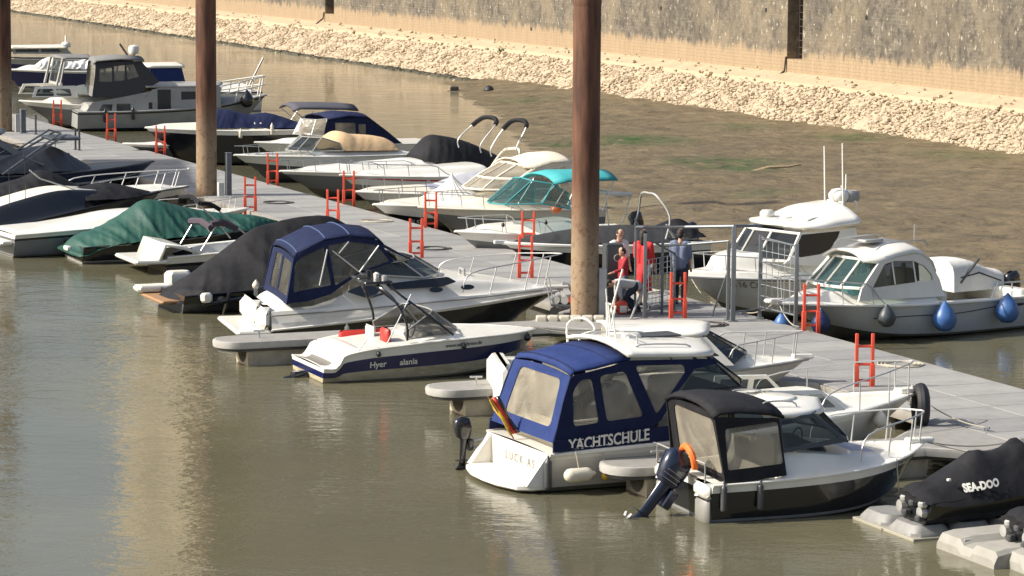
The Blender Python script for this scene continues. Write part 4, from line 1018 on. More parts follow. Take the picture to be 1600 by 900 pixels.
b.lettering('Hyer', 1.12, .50, .17, white, bold=.003); b.lettering('alania', 1.76, .50, .17, white, bold=.003)
b.lettering('www.wild-ferien.de', 2.95, .84, .105, dgrey, bold=.002)
hang(b, 592, 554, .05, .2, black, 'short black fender at the stern quarter of the navy striped speedboat', ball=True)
hang(b, 725, 541, .055, .22, black, 'short black fender amidships on the navy striped speedboat', ball=True)
hang(b, 826, 528, .075, .2, black, 'black fender at the bow of the navy striped speedboat', ball=True)
M = MB(); M.box(-.35, -.0, -.1, .1, -.3, .12, 0, .04); M.tube([(-.3, 0, .0), (-.5, 0, -.04)], .06, 8); M.build('stern_drive', black, b.e)
# --- large white cruiser with navy canopy
b = b4 = Boat('motor_cruiser', 'large white cruiser with black hull band and big navy canopy with grey windows', 'boat', -1, (425, 542, 'stern', 0), 2.9, bow=(878, 452, .90))
L = b.L
b.hull([(0, .36), (.25, .52), (.5, .70), (.8, .86), (1, .90)], bands=((.08, 2), (.90, 1), (1, 3)), mats=[white, black, antifoul, white], rake=1.0, full=2.4, chine=((0, .0), (.6, .08), (1, .35)), rub=.025, rubm=white, flare=.1)
b.deck([('in', -.5, 7.0, .0, .40, .06, .1, .6, .1), ('z', [(.1, .8), (.3, .90), (.8, .97), (1.27, 1.10), (1.5, 1.24), (1.9, 1.48), (2.4, 1.44), (3.3, 1.35), (4.1, 1.29), (5.0, 1.2), (5.8, 1.08), (6.5, .95)], .1, .3), ('up', .5, 2.2, 1.12, 1.12, -.1, .0, .15, .1, .12)], mats=[white, nonskid, darkp], matf=lambda x, y, h: 1 if (h < .1 and .5 < x < 2.2) else 0, res=.05)
for sg in (1, -1): b.tubes('strake', [[(L*t, sg*(b.bs(L*t)+.004-.03*(1-t)), b.zs(L*t)+lerp(.30, .04, t)) for t in [k/24 for k in range(23)]]], .018, mat('strake_grey', (.25, .25, .24), .5))
MB().box(-.75, .03, -1.3, 1.3, .24, .34, 0, .12).build('swim_platform', white, b.e)
MB().box(-.28, .1, -1.3, -.7, .3, .84, 0, .16).build('stern_seat', white, b.e); MB().box(-.28, .1, -.1, 1.25, .3, .84, 0, .16).build('stern_seat', white, b.e)
q = lambda *p: Q(b, 1.3, *p)
so_ = q((446, 474), (480, 470), (516, 459), (528, 450), (560, 428), (616, 409), (598, 384), (590, 376), (546, 371), (508, 377), (478, 390), (459, 404))
b.side(so_, [q((457, 456), (517, 445), (507, 386), (470, 403), (461, 412)), q((523, 446), (560, 425), (609, 408), (597, 392), (587, 383), (546, 378), (513, 384))], 1.4, 1.22, navydk, smoke, name='canopy_side', r=.05)
b0, b1_ = q((446, 474), (459, 404))
b.cross((b0[0]+.02, b0[1]-.02, 1.4), (b1_[0]+.03, b1_[1]-.02, 1.22), [[(-.9, .16), (-.12, .16), (-.12, .88), (-.88, .88)], [(.02, .16), (.6, .16), (.58, .9), (.02, .9)]], navy2, smoke, name='canopy_back', r=.05)
rp = Q(b, 1.22, (459, 405), (464, 398), (508, 376), (546, 370), (588, 374), (599, 384))
b.roof([(x, z+.02, 1.22) for x, z in rp], navy2, .09, name='canopy_top', over=.01)
for x, z in (rp[1], rp[2], rp[3]): b.tubes('canopy_seam', [[(x, y, z+.045+.09*(1-abs(y/1.22)**2.6)) for y in [-1.2+j*.24 for j in range(11)]]], .014, mat('seam_blue', (.05, .08, .18), .7))
f0, f1_ = q((622, 407), (599, 384))
b.cross((f0[0]+.35, f0[1]-.02, 1.12), (f1_[0], f1_[1]-.02, 1.2), [[(-.9, .08), (-.05, .08), (-.05, .92), (-.9, .92)], [(.05, .08), (.9, .08), (.9, .92), (.05, .92)]], navydk, smoke, name='front_canvas', r=.04)
for sg in (1, -1): b.tubes('canopy_frame', [[(a[0], sg*1.28, a[1]), (c[0], sg*1.415, c[1])] for a, c in (q((512, 390), (498, 445)), q((592, 384), (560, 424)), q((520, 392), (565, 428)), q((545, 378), (528, 395)))], .018)
w_ = q((560, 428), (664, 436), (640, 402), (616, 408))
g0, g1 = Q(b, 1.15, (663, 434))[0], Q(b, 1.1, (628, 408))[0]
b.screen([(g0[0]+.6, 0, g0[1]+.02), (g0[0]+.45, .6, g0[1]+.02), (g0[0], 1.12, g0[1]), (w_[0][0], 1.28, w_[0][1])], [(g1[0]+.5, 0, g1[1]), (g1[0]+.4, .55, g1[1]), (g1[0], 1.05, g1[1]), (w_[3][0]-.1, 1.16, g1[1]-.02)], pane, steel, r=.02)
def decal(b, poly, y, m_, name, y2=None, thick=.02, r=.04):
    p = rounded(poly, r); zs_ = [z for x, z in p]; zmin, zmax = min(zs_), max(zs_)
    for sg in (1, -1):
        v, t = tri2d(p); MB().add([(x, sg*(y if y2 is None else lerp(y, y2, (z-zmin)/(zmax-zmin))), z) for x, z in v], t).build(name, m_, b.e, smooth=0, solid=thick)
decal(b, q((540, 455), (575, 439), (598, 447), (581, 464), (565, 463)), 1.44, darkp, 'side_window', 1.36)
decal(b, Q(b, 1.2, (605, 443), (700, 433), (713, 440), (690, 447), (640, 450), (608, 452)), 1.30, darkp, 'side_window', 1.16)
for px, py in ((729, 448), (678, 451)):
    x, z = b.xz(px, py, -1.15)
    y = b.bs(x)-.06
    decal(b, [(x+.15*math.cos(a), z+.055*math.sin(a)) for a in [k*math.pi/8 for k in range(16)]], y+.02, darkp, 'porthole', y-.02, .03, .01)
b.tubes('bow_rail', [spl([(L*.62, sg*1.25, 1.05), (L*.65, sg*1.18, 1.45), (L*.82, sg*.85, 1.62), (L*.94, sg*.35, 1.68), (L, 0, 1.7)], 5) for sg in (1, -1)]+[[(x*L-.15, sg*y, 1.0), (x*L, sg*y*.98, z)] for x, y, z in ((.74, 1.02, 1.55), (.87, .66, 1.66), (.95, .3, 1.69)) for sg in (1, -1)], .014)
MB().box(L-.5, L+.15, -.14, .14, .93, 1.0, 0, .03).build('bow_sprit', white, b.e); MB().tube([(L, 0, 1.04), (L+.15, 0, 1.0), (L+.25, 0, .8), (L+.15, .0, .72)], .035, 6).build('anchor', steel, b.e)
x, z = b.xz(722, 420, 0)
MB().tube([(x, -.2, z-.2), (x, -.2, z), (x, .2, z), (x, .2, z-.2)], .03, 8).build('searchlight', steel, b.e)
hang(b, 542, 519, .055, .3, whitef, 'pale fender amidships on the navy canopy cruiser')
# ---------------------------------------------------------------- the rest of the near side, going away along the walkway
# black tarpaulin boat
b = Boat('covered_boat', 'speedboat wholly under a black tarpaulin sloping down to its wooden stern step', 'boat', -1, (266, 482, 'sternc', 0), 2.5, L=5.6)
b.hull([(0, .42), (.5, .6), (1, .9)], bands=((.5, 2), (1, 1)), mats=[white, black, dgrey], rake=.8, rubm=black)
MB().box(-.45, .05, -.8, 1.0, .2, .28, 0, .06).build('swim_platform', wood, b.e)
rg = [b.xz(a, c, 0) for a, c in ((252, 468), (286, 436), (340, 397), (394, 358), (430, 347), (470, 339), (508, 337), (528, 343))]
rg = [p for p in rg if p[0] < b.L-.5]+[(b.L, 1.0)]
b.cover(rg, [(rg[0][0], .18), (.5, .30), (1.5, .28), (3.5, .5), (b.L, .8)], [(rg[0][0], .85), (.8, 1.27), (3.0, 1.36), (4.5, 1.0), (b.L, .2)], blackc, wr=.14, p=1.25, res=.05, seed=4, freq=1.0, nu=44)
MB().box(1.6, 2.0, -1.5, -1.3, .3, .62, 0, .05).build('side_box', dgrey, b.e)
b.tubes('stern_gear', [[(.4, -1.25, .2), (1.3, -1.45, .35), (1.9, -1.35, .2)], [(.9, -1.3, .0), (1.0, -1.4, .5)]], .05, black)
MB().box(.35, .6, -1.42, -1.2, .28, .5, 0, .05).build('stern_lamp', white, b.e)
hang(b, 400, 446, .09, .2, whitef, 'white ball fender beside the black tarpaulin boat', ball=True)
MB().box(-.55, .7, .75, 1.25, .3, .45, 0, .06).build('swim_platform', white, b.e); MB().box(.2, .8, .8, 1.25, .4, .75, 0, .08).build('stern_seat', white, b.e)
# white boat with folded bimini
b = Boat('open_boat', 'small white open boat with its dark bimini folded on raised poles', 'boat', -1, (262, 428, 'stern', 0), 2.1, L=5.6)
b.hull([(0, .42), (.5, .58), (1, .8)], bands=((.35, 2), (.55, 1), (1, 0)), mats=[white, black, antifoul], rake=.6, rubm=white)
b.deck([('up', .3, 3.6, .78, .7, -.35, -.35, .1, .2, .12)], mats=[white, blackc], matf=lambda x, y, h: 1 if h < -.2 else 0)
MB().box(-.85, .05, -1.0, 1.0, .26, .36, 0, .14).build('swim_platform', white, b.e)
M = MB(); M.grid([[(-.2, y, .35), (-.05, y, .74), (.45, y, .64), (.9, y, .48)] for y in (-1.0, -.5, 0, .5, 1.0)]); M.build('stern_seat', white, b.e, solid=.08)
q = lambda *p: Q(b, .9, *p)
for sg in (1, -1): b.tubes('bimini_pole', [[(a[0], sg*.9, a[1]), (c[0], sg*.9, c[1])] for a, c in (q((314, 392), (338, 352)), q((384, 366), (336, 324)), q((344, 352), (360, 372)))], .02, steel)
a_ = q((313, 318), (344, 328), (330, 350), (370, 358))
b.tubes('bimini_hoop', [[(a_[0][0], -.9, a_[0][1]), (a_[0][0]+.05, 0, a_[0][1]+.1), (a_[0][0], .9, a_[0][1])]], .06, blackc)
b.tubes('bimini_hoop', [spl([(a_[0][0], -.9, a_[0][1]), (a_[0][0]+.25, -.9, a_[0][1]-.02), (a_[1][0], -.9, a_[1][1])], 4)], .055, blackc)
b.tubes('rolled_canvas', [[(a_[2][0], -.9, a_[2][1]-.1), (a_[2][0]+.02, 0, a_[2][1]-.02), (a_[2][0], .9, a_[2][1]-.1)], spl([(a_[2][0], -.9, a_[2][1]), (a_[2][0]+.3, -.9, a_[2][1]+.02), (a_[3][0], -.9, a_[3][1])], 4)], .09, mat('plum_canvas', (.06, .045, .06), .8))
# green tarpaulin boat
b = Boat('covered_boat', 'boat under a wrinkled green tarpaulin with a black hull', 'boat', -1, (131, 414, 'stern', 0), 2.4, bow=(432, 346, .85))
b.hull([(0, .45), (.5, .6), (1, .85)], bands=((.12, 2), (1, 1)), mats=[white, black, lgrey], rake=.6, rubm=black)
rg = [b.xz(x, z, 0) for x, z in ((100, 385), (112, 372), (150, 357), (190, 334), (226, 312), (290, 324), (330, 331), (400, 337), (432, 345))]
eg = Q(b, 1.15, (126, 403), (168, 386), (260, 372), (320, 366))
b.cover(rg, [(rg[0][0], .22), (eg[0][0]+.1, eg[0][1]+.02), (eg[1][0], eg[1][1]), (eg[2][0], eg[2][1]), (b.L*.8, .7), (b.L, .8)], [(rg[0][0], .9), (.2, 1.15), (1.5, 1.25), (3, 1.2), (b.L*.8, .8), (b.L+.1, .06)], greenc, wr=.085, p=1.55, res=.045, seed=2, freq=2.6, nu=50)
MB().box(-.3, -.15, -.5, -.1, .3, .42, 0, .03).build('stern_plate', white, b.e)
# long white boat behind the green one
b = Boat('speedboat', 'long white speedboat with grey hull side, partly hidden by the green tarpaulin boat', 'boat', -1, (24, 404, 'stern', 0), 2.4, bow=(388, 325, .95))
b.hull([(0, .62), (.5, .78), (1, .95)], bands=((.06, 2), (.72, 3), (.82, 1), (1, 0)), mats=[white, black, antifoul, mgrey], rake=.8, rubm=white)
b.deck([('z', [(.1, .65), (1.0, .72), (2.2, .86), (3.2, 1.0), (4.5, 1.02), (5.8, .97)], .25, .35)], res=.09)
b.rail(b.L*.6, b.L-.05, .35, posts=3); MB().box(-.35, .02, -1, 1, .35, .45, 0, .08).build('swim_platform', white, b.e)
# cream deck, black sides
b = Boat('speedboat', 'cream decked speedboat with a high sloping black side, cut by the left edge', 'boat', -1, (250, 302, 'bow', 1.15), 2.5, L=6.6)
b.hull([(0, .30), (.3, .50), (.6, .86), (.85, 1.12), (1, 1.2)], bands=((.1, 2), (.97, 1), (1, 0)), mats=[white, black, antifoul], rake=.7, rubm=blackc)
b.deck([('z', [(-.5, .5), (1, .75), (2.2, 1.1), (3.4, 1.36), (4.4, 1.34), (5.4, 1.25)], .08, .4)], mats=[cream, lgrey, black], matf=lambda x, y, h: 2 if b.bs(x)-abs(y) < (.50 if x > .2 else 0) else (1 if x > 4.0 else 0), res=.07)
b.cover([(4.2, 1.4), (5.0, 1.5), (6.3, 1.22)], [(4.2, 1.1), (6.3, 1.12)], [(4.2, 1.0), (5.4, .8), (6.3, .25)], blackc, wr=.04, seed=8)
b.tubes('boat_hook', [[(2.9, -.9, 1.75), (4.5, -.4, 1.2)], [(2.6, -.9, 2.0), (2.9, -.9, 1.75)]], .02, steel)
b.tubes('whip_aerial', [[(2.0, -1.0, 1.0), (2.0, -1.0, 2.3)], [(2.5, -.8, 1.2), (2.5, -.8, 2.5)]], .01, black)
# white boat with bow rail, black cockpit cover
b = Boat('speedboat', 'white speedboat with long bow rail and black cockpit cover, half in shade', 'boat', -1, (294, 291, 'bow', 1.0), 2.4, L=7.6)
b.hull([(0, .62), (.4, .74), (.8, .92), (1, 1.0)], bands=((.1, 2), (.62, 1), (1, 0)), mats=[white, black, antifoul], rake=.9, rubm=dgrey)
b.deck([('up', 1.5, 7.0, .9, .35, .22, .1, .5, .6, .25)], mats=[white, lgrey], matf=lambda x, y, h: 1 if 4.6 < x < 5.3 and abs(y) < .5 else 0, res=.09)
b.cover([(.6, 1.0), (2.4, 1.35), (3.2, 1.6), (4.3, 1.1)], [(.6, .72), (4.3, .86)], [(.6, 1.0), (2.6, 1.12), (4.3, .7)], blackc, wr=.05, seed=3)
b.tubes('bow_rail', [spl([(4.2, sg*1.02, .9), (4.4, sg*1.0, 1.25), (6.2, sg*.6, 1.42), (7.6, sg*.06, 1.5)], 5) for sg in (1, -1)]+[[(x-.18, sg*y, .92), (x, sg*y*.97, z)] for x, y, z in ((5.0, .92, 1.31), (5.9, .7, 1.4), (6.8, .38, 1.45), (7.3, .15, 1.49)) for sg in (1, -1)], .017, steel)
MB().lathe([(0, 0), (.04, .02), (.04, .06), (0, .08)], (7.62, 0, 1.48), 8).build('bow_light', white, b.e)
b.lettering('WAVE', 2.0, .4, .2, mgrey)
# dark wake boat in the shade
b = Boat('wake_boat', 'dark wake boat in the shade with a pale folded tower', 'boat', -1, (240, 252, 'bow', .95), 2.4, L=6.2)
b.hull([(0, .66), (.5, .76), (1, .95)], bands=((.4, 1), (.5, 2), (1, 0)), mats=[mat('hull_midnight', (.02, .03, .06), .25, coat=.4), black, lgrey], rake=.7, rubm=dgrey)
b.deck([('up', .4, 3.0, .85, .8, -.2, -.2, .2, .2, .15)], mats=[dgrey, blackc], matf=lambda x, y, h: 1 if h < -.1 else 0, res=.1)
b.cover([(.2, .9), (1.6, 1.35), (2.7, 1.55), (3.9, .95)], [(.2, .75), (3.9, .8)], [(.2, 1.0), (2.5, 1.1), (3.9, .75)], dgrey, wr=.05, seed=6)
for sg in (1, -1): b.tubes('wake_tower', [[(.9, sg*1.1, .75), (2.9, sg*.75, 2.0)], [(1.2, sg*1.05, .85), (3.1, sg*.7, 1.95)], [(2.9, -.75, 2.0), (2.9, .75, 2.0)], [(1.6, sg*1.0, 1.3), (2.3, sg*.9, 1.0)]], .035, alu)
b.block('board_rack', 2.6, 3.6, -.7, .7, 1.75, 1.85, mgrey)
# cabin cruiser at the left edge in the shade
b = Boat('cabin_boat', 'cabin cruiser in the shade at the left edge with navy canopy and long dark window', 'boat', -1, (108, 240, 'bow', 1.2), 2.8, L=8.0)
b.hull([(0, .85), (.5, .95), (1, 1.2)], bands=((.1, 2), (.45, 1), (.5, 2), (1, 0)), mats=[mat('hull_pale_blue', (.42, .45, .47), .35), navyhull, antifoul], rake=1.0, rubm=dgrey)
b.deck([('up', 2, 7.2, 1.15, .5, .35, .15, .3, .8, .3)], mats=[lgrey], res=.12)
b.side([(1.0, 1.0), (6.6, 1.15), (5.2, 1.9), (1.0, 1.95)], [[(1.2, 1.2), (2.9, 1.22), (2.9, 1.82), (1.2, 1.82)], [(3.05, 1.22), (5.9, 1.3), (5.1, 1.78), (3.05, 1.82)]], 1.12, 1.0, mgrey, pane, name='cabin_side')
hardtop(b, .6, 5.9, 2.0, 1.12, full=.7, m_=lgrey, slope=.06)
b.cross((6.4, 1.2, 1.0), (5.3, 1.9, .95), [[(-.9, .1), (-.05, .1), (-.05, .9), (-.9, .9)], [(.05, .1), (.9, .1), (.9, .9), (.05, .9)]], mgrey, pane, name='windscreen')
b.cover([(-.5, 1.9), (.8, 2.6), (2.6, 2.45), (4.2, 2.15)], [(-.5, 1.7), (4.2, 2.02)], [(-.5, .9), (1.5, 1.0), (4.2, .7)], navydk, wr=.03, seed=1, name='canopy')
b.rail(5.0, 7.9, .4, posts=3)

# ---------------------------------------------------------------- far side of the walkway, nearest first
# white pilothouse boat with blue fenders
b = r1 = Boat('cabin_boat', 'white and grey fishing cabin boat with round blue fenders along its side', 'boat', 1, (1206, 474, 'bow', .90), 2.5, L=7.0, az=-125)
b.hull([(0, .74), (.3, .76), (.7, .82), (1, .92)], bands=((.06, 2), (.96, 1), (1, 0)), mats=[white, mat('hull_silver', (.50, .50, .48), .3, col2=(.40, .39, .36), scale=2), antifoul], rake=1.2, full=2.5, chine=((0, .02), (.6, .1), (1, .45)), rub=.03, rubm=white, flare=.12)
L = b.L
q = lambda *p: Q(b, .86, *p)
wn = q((1361, 450), (1383, 413), (1398, 408), (1429, 408), (1445, 416), (1455, 429), (1456, 437), (1398, 445))
fr = q((1338, 470), (1474, 462), (1470, 455), (1466, 436), (1454, 409), (1440, 398), (1427, 394), (1400, 400), (1376, 409), (1344, 452))
xa_ = q((1464, 452))[0][0]
b.deck([('z', [(xa_-.1, .84), (xa_+.1, .92), (fr[0][0], 1.06), (fr[0][0]+.7, 1.08), (fr[0][0]+1.4, 1.02), (L-.3, .94)], .2, .3), ('up', .15, xa_, .95, .95, -.3, -.3, .1, .1, .1)], mats=[white, nonskid], matf=lambda x, y, h: 1 if h < -.15 else 0, res=.06)
b.side([p for p in fr], [wn], .93, .79, white, pane, name='cabin_side', r=.04, thick=.05)
for px in (1396, 1429): 
    a, c = q((px, 444), (px, 408)); b.tubes('window_post', [[(a[0], sg*.92, a[1]), (c[0], sg*.81, c[1])] for sg in (1, -1)], .018, white)
for sx_ in (.25, -.12): 
    a = q((1430, 440))[0]; b.tubes('curtain', [[(a[0]+sx_, sg*.8, a[1]), (a[0]+sx_, sg*.74, a[1]+.42)] for sg in (1, -1)], .05, curtain)
sf = q((1346, 451), (1377, 411))
b.screen([(sf[0][0]+.32, 0, sf[0][1]+.0), (sf[0][0]+.25, .45, sf[0][1]), (sf[0][0], .88, sf[0][1])], [(sf[1][0]+.26, 0, sf[1][1]+.05), (sf[1][0]+.2, .42, sf[1][1]+.05), (sf[1][0], .79, sf[1][1])], cyang, white, r=.035)
rp = Q(b, .79, (1372, 410), (1384, 406), (1400, 400), (1427, 394), (1441, 398), (1454, 409), (1462, 425))
rp = [(x, z) for x, z in rp[::-1]]
b.roof([(x, z, .81-.05*(i == 0)) for i, (x, z) in enumerate(rp)]+[(rp[-1][0]+.32, rp[-1][1]+.02, .62)], white, .2, name='hard_top', over=.03, thick=.06)
zt = rp[3][1]
b.block('roof_hatch', rp[4][0]-.1, rp[4][0]+.45, -.3, .3, zt+.2, zt+.27, lgrey, .03)
for y in (-.7, .7): b.tubes('roof_rail', [spl([(rp[1][0], y, zt+.12), (rp[2][0], y, zt+.24), (rp[4][0]+.2, y, zt+.22), (rp[5][0]+.2, y, zt+.1)], 3)], .016)
b.tubes('whip_aerial', [[(rp[2][0]-.2, .3, zt+.15), (rp[2][0]-.2, .3, zt+.55)]], .014, white)
b.block('helm_seat', rp[2][0], rp[2][0]+.4, .15, .6, 1.0, 1.5, creamc); b.block('dashboard', sf[0][0]-.4, sf[0][0]+.05, -.6, .6, 1.0, 1.2, mat('dash_teal', (.1, .3, .32), .5))
# stern cockpit
for sg in (1, -1): b.tubes('cockpit_rail', [[(.5, sg*1.1, .76), (.5, sg*1.1, 1.08), (1.4, sg*1.12, 1.1), (1.6, sg*1.12, .78)], [(.95, sg*1.1, .76), (.95, sg*1.1, 1.08)]], .018, steel)
b.block('cockpit_locker', .15, .5, -.9, .9, .5, .86, white); b.block('cockpit_seat', xa_-.5, xa_-.15, -.7, .7, .5, .95, creamc)
a_ = Q(b, -.6, (1462, 432), (1540, 430))
M = MB(); x1_, x0_ = a_[0][0], a_[1][0]; zb_ = a_[0][1]
rows = []
for i in range(9):
    t = i/8; x = lerp(x0_, x1_, t); h = lerp(.42, .72, sm(t*1.4))
    rows.append([(x, -.6+.62*math.copysign(abs(math.cos(a))**.6, math.cos(a)), zb_-.3+h*max(0, math.sin(a))**.45) for a in [math.pi*k/10 for k in range(11)]])
M.grid(rows); M.add(rows[0], [tuple(range(11))]); M.add(rows[-1], [tuple(range(11))]); M.build('covered_tender', whitec, b.e, smooth=50)
b.tubes('crane_arm', [[(x1_-.2, -.0, zb_-.1), (x1_-.75, -.0, zb_+.42)]], .035, dgrey); b.tubes('strap', [[(x1_-.2, .0, zb_+.02), ((x0_+x1_)/2, .0, zb_+.1), (x0_+.1, .0, zb_-.12)]], .02, black)
outboard(b.e, -.05, -.0, .5, .85, rad(20), black)
b.rail(L*.66, L-.02, .45, posts=4, rise=.1)
MB().box(L-.3, L+.15, -.12, .12, .92, 1.0, 0, .03).build('bow_sprit', white, b.e)
M = MB()
for k in range(20):
    x = .6+k*.22; v = .80-.012*k+.03*math.sin(k*.5); p0 = b.hp(x, v, .008); p1_ = b.hp(x+.22, .80-.012*(k+1)+.03*math.sin((k+1)*.5), .008)
    M.tube([p0, p1_], .010, 4)
M.build('hull_stripe', dgrey, b.e)
M = MB(); M.add([b.hp(.9+.28*math.cos(a), .76+.035*math.sin(a), .01) for a in [k*math.pi/8 for k in range(16)]], [tuple(range(16))]); M.build('hull_window', darkp, b.e, smooth=0)
hang(b, 1386, 497, .20, 0, mat('charcoal_fender', (.05, .06, .065), .45), 'charcoal ball fender hanging left of the middle blue fender', ball=True)
hang(b, 1476, 499, .27, 0, bluef, 'round blue fender in the middle of the grey boat side', ball=True)
hang(b, 1574, 486, .27, 0, bluef, 'round blue fender near the stern of the grey cabin boat', ball=True)
hang(b, 1292, 508, .22, 0, navyf, 'dark blue fender behind the red ladder at the bow of the grey cabin boat', ball=True)
hang(b, 1222, 506, .18, 0, bluef, 'blue fender squeezed between bow and walkway beside the grey fence', ball=True)
# white boat with flybridge roof and aerials
b = r2 = Boat('cabin_boat', 'white pilothouse boat with wide overhanging roof, radar and tall aerials', 'boat', 1, (1068, 432, 'bow', 1.05), 2.5, L=6.0, az=-121)
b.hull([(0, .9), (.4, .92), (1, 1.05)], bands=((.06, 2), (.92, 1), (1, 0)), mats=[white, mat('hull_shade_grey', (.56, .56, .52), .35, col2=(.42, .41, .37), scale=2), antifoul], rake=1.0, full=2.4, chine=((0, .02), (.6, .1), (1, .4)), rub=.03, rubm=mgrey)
L = b.L
q = lambda *p: Q(b, 1.05, *p)
a0 = q((1228, 408))[0]
b.deck([('in', -.5, L, .0, .22, .12, .1, .5, .1), ('z', [(.3, 1.3), (a0[0]-.3, 1.5), (a0[0]+.5, 1.52), (a0[0]+1.2, 1.42), (L-.9, 1.25), (L-.3, 1.1)], .16, .3)], mats=[white, lgrey], matf=lambda x, y, h: 1 if L-1.75 < x < L-1.4 and abs(y) < .35 else 0, res=.07)
b.side(q((1222, 412), (1338, 420), (1338, 356), (1318, 358), (1250, 364), (1229, 405)), [q((1248, 402), (1280, 397), (1296, 389), (1308, 372), (1313, 361), (1252, 367), (1236, 397))], 1.15, 1.02, white, darkp, name='cabin_side', r=.03, thick=.05)
sf = q((1229, 408), (1252, 366))
b.screen([(sf[0][0]+.6, 0, sf[0][1]+.0), (sf[0][0]+.48, .55, sf[0][1]), (sf[0][0], 1.12, sf[0][1])], [(sf[1][0]+.55, 0, sf[1][1]+.05), (sf[1][0]+.42, .5, sf[1][1]+.05), (sf[1][0], 1.02, sf[1][1])], pane, white, r=.035)
rt = q((1350, 346), (1320, 355), (1204, 361)); xn = b.xz(1194, 354, 0)[0]
hz = rt[2][1]
rows = []
for i in range(19):
    t = i/18; x = lerp(rt[0][0], xn, t); w_ = 1.22*math.sqrt(max(0, 1-max(0, (t-.6)/.4)**2.4))*math.sqrt(max(0, 1-max(0, (.12-t)/.12)**2)*.9+.1)+.001
    zc = lerp(rt[0][1], hz, min(1, t*1.8))+.02; dome = .26*sm((.75-t)/.35)*sm(t/.08)
    rows.append([(x, -w_+2*w_*j/14, zc+(.10+dome)*(1-abs(-1+2*j/14)**(2.2 if dome else 2))) for j in range(15)])
MB().grid(rows).build('hard_top', white, b.e, smooth=60, solid=.09)
dz = hz+.35; xm = b.xz(1310, 330, 0)[0]
b.tubes('whip_aerial', [[(b.xz(1289, 320, 0)[0], 0, dz), (b.xz(1288, 228, 0)[0], 0, b.xz(1288, 228, 0)[1])], [(b.xz(1301, 320, .0)[0], .4, dz), (b.xz(1300, 222, 0)[0], .4, b.xz(1300, 222, 0)[1])]], .02, white)
b.tubes('short_aerial', [[(b.xz(1317, 320, 0)[0], .1, dz), (b.xz(1317, 320, 0)[0], .1, dz+.75)], [(xm-.3, -.3, dz), (xm-.3, -.3, dz+.45)]], .018, white)
MB().lathe([(0, 0), (.18, .01), (.24, .1), (.24, .2), (.16, .3), (0, .33)], (xm, 0, dz+.1), 16).build('radar_dome', white, b.e, smooth=50)
b.block('radar_box', xm-.5, xm-.12, -.15, .2, dz+.1, dz+.36, lgrey, .05)
b.tubes('mast_frame', [[(xm+.2, -.3, dz-.1), (xm+.1, -.3, dz+.12), (xm+.1, .3, dz+.12), (xm+.2, .3, dz-.1)], [(xm-.3, -.3, dz-.1), (xm-.3, -.3, dz+.12), (xm-.3, .3, dz+.12), (xm-.3, .3, dz-.1)]], .025, white)
x_ = b.xz(1210, 345, 0)[0]
b.block('searchlight', x_-.2, x_+.1, -.5, -.2, hz+.12, hz+.32, white, .06); b.block('horn', x_-.45, x_-.1, .0, .25, hz+.12, hz+.2, white, .04)
for y in (-.8, .8): b.tubes('roof_rail', [spl([(x_-.3, y, hz+.1), (x_-.5, y, hz+.2), (x_-1.2, y, hz+.24), (x_-1.4, y, hz+.14)], 3)], .016)
b.rail(L*.52, L-.02, .42, posts=5, rise=.12, inset=.15)
b.lettering('v116 CO', b.xz(1166, 432, .8)[0], .82, .2, mat('brown_letters', (.2, .16, .1), .6), bold=.003)
# black bowrider with outboard
blk_deck = mat('charcoal_cover', (.035, .036, .038), .8, col2=(.055, .055, .055), scale=4, spec=.25)
def fside(name, label, bowpx, L_, B_, sheer, bands, mats, cat='boat', az=-118, **kw):
    b = Boat(name, label, cat, 1, (bowpx[0], bowpx[1], 'bow', bowpx[2]), B_, L=L_, az=az)
    b.hull(sheer, bands=bands, mats=mats, **kw); return b
b = fside('speedboat', 'black hulled speedboat with white gunwale, charcoal cover and pale tower', (786, 379, .85), 5.6, 2.2, [(0, .72), (.5, .74), (1, .85)], ((.70, 1), (1, 0)), [white, black], rake=.7, rubm=white, rub=.045)
b.cover([(.3, .95), (1.5, 1.12), (3.0, 1.15), (4.6, 1.0), (5.3, .88)], [(.3, .78), (5.3, .84)], [(.3, .9), (2.5, .95), (4.6, .55), (5.3, .1)], blk_deck, wr=.025, seed=5)
b.cover([(-.1, .9), (.3, 1.22), (.7, 1.2), (1.2, .95)], [(-.2, .8), (1.3, .82)], [(-.2, .6), (.5, .8), (1.3, .7)], blackc, wr=.04, seed=7, name='stern_cover')
outboard(b.e, -.05, 0, .5, .8, rad(35), black)
for sg in (1, -1): b.tubes('tower', [spl([(1.3, sg*.85, .8), (1.15, sg*.8, 1.4), (1.3, sg*.4, 1.9), (1.3, 0, 1.95)], 4), [(1.25, sg*.8, 1.2), (1.0, sg*.85, .8)]], .03, lgrey)
MB().tube([(5.5, 0, .86), (5.85, 0, .88)], .05, 8).build('bow_roller', white, b.e)
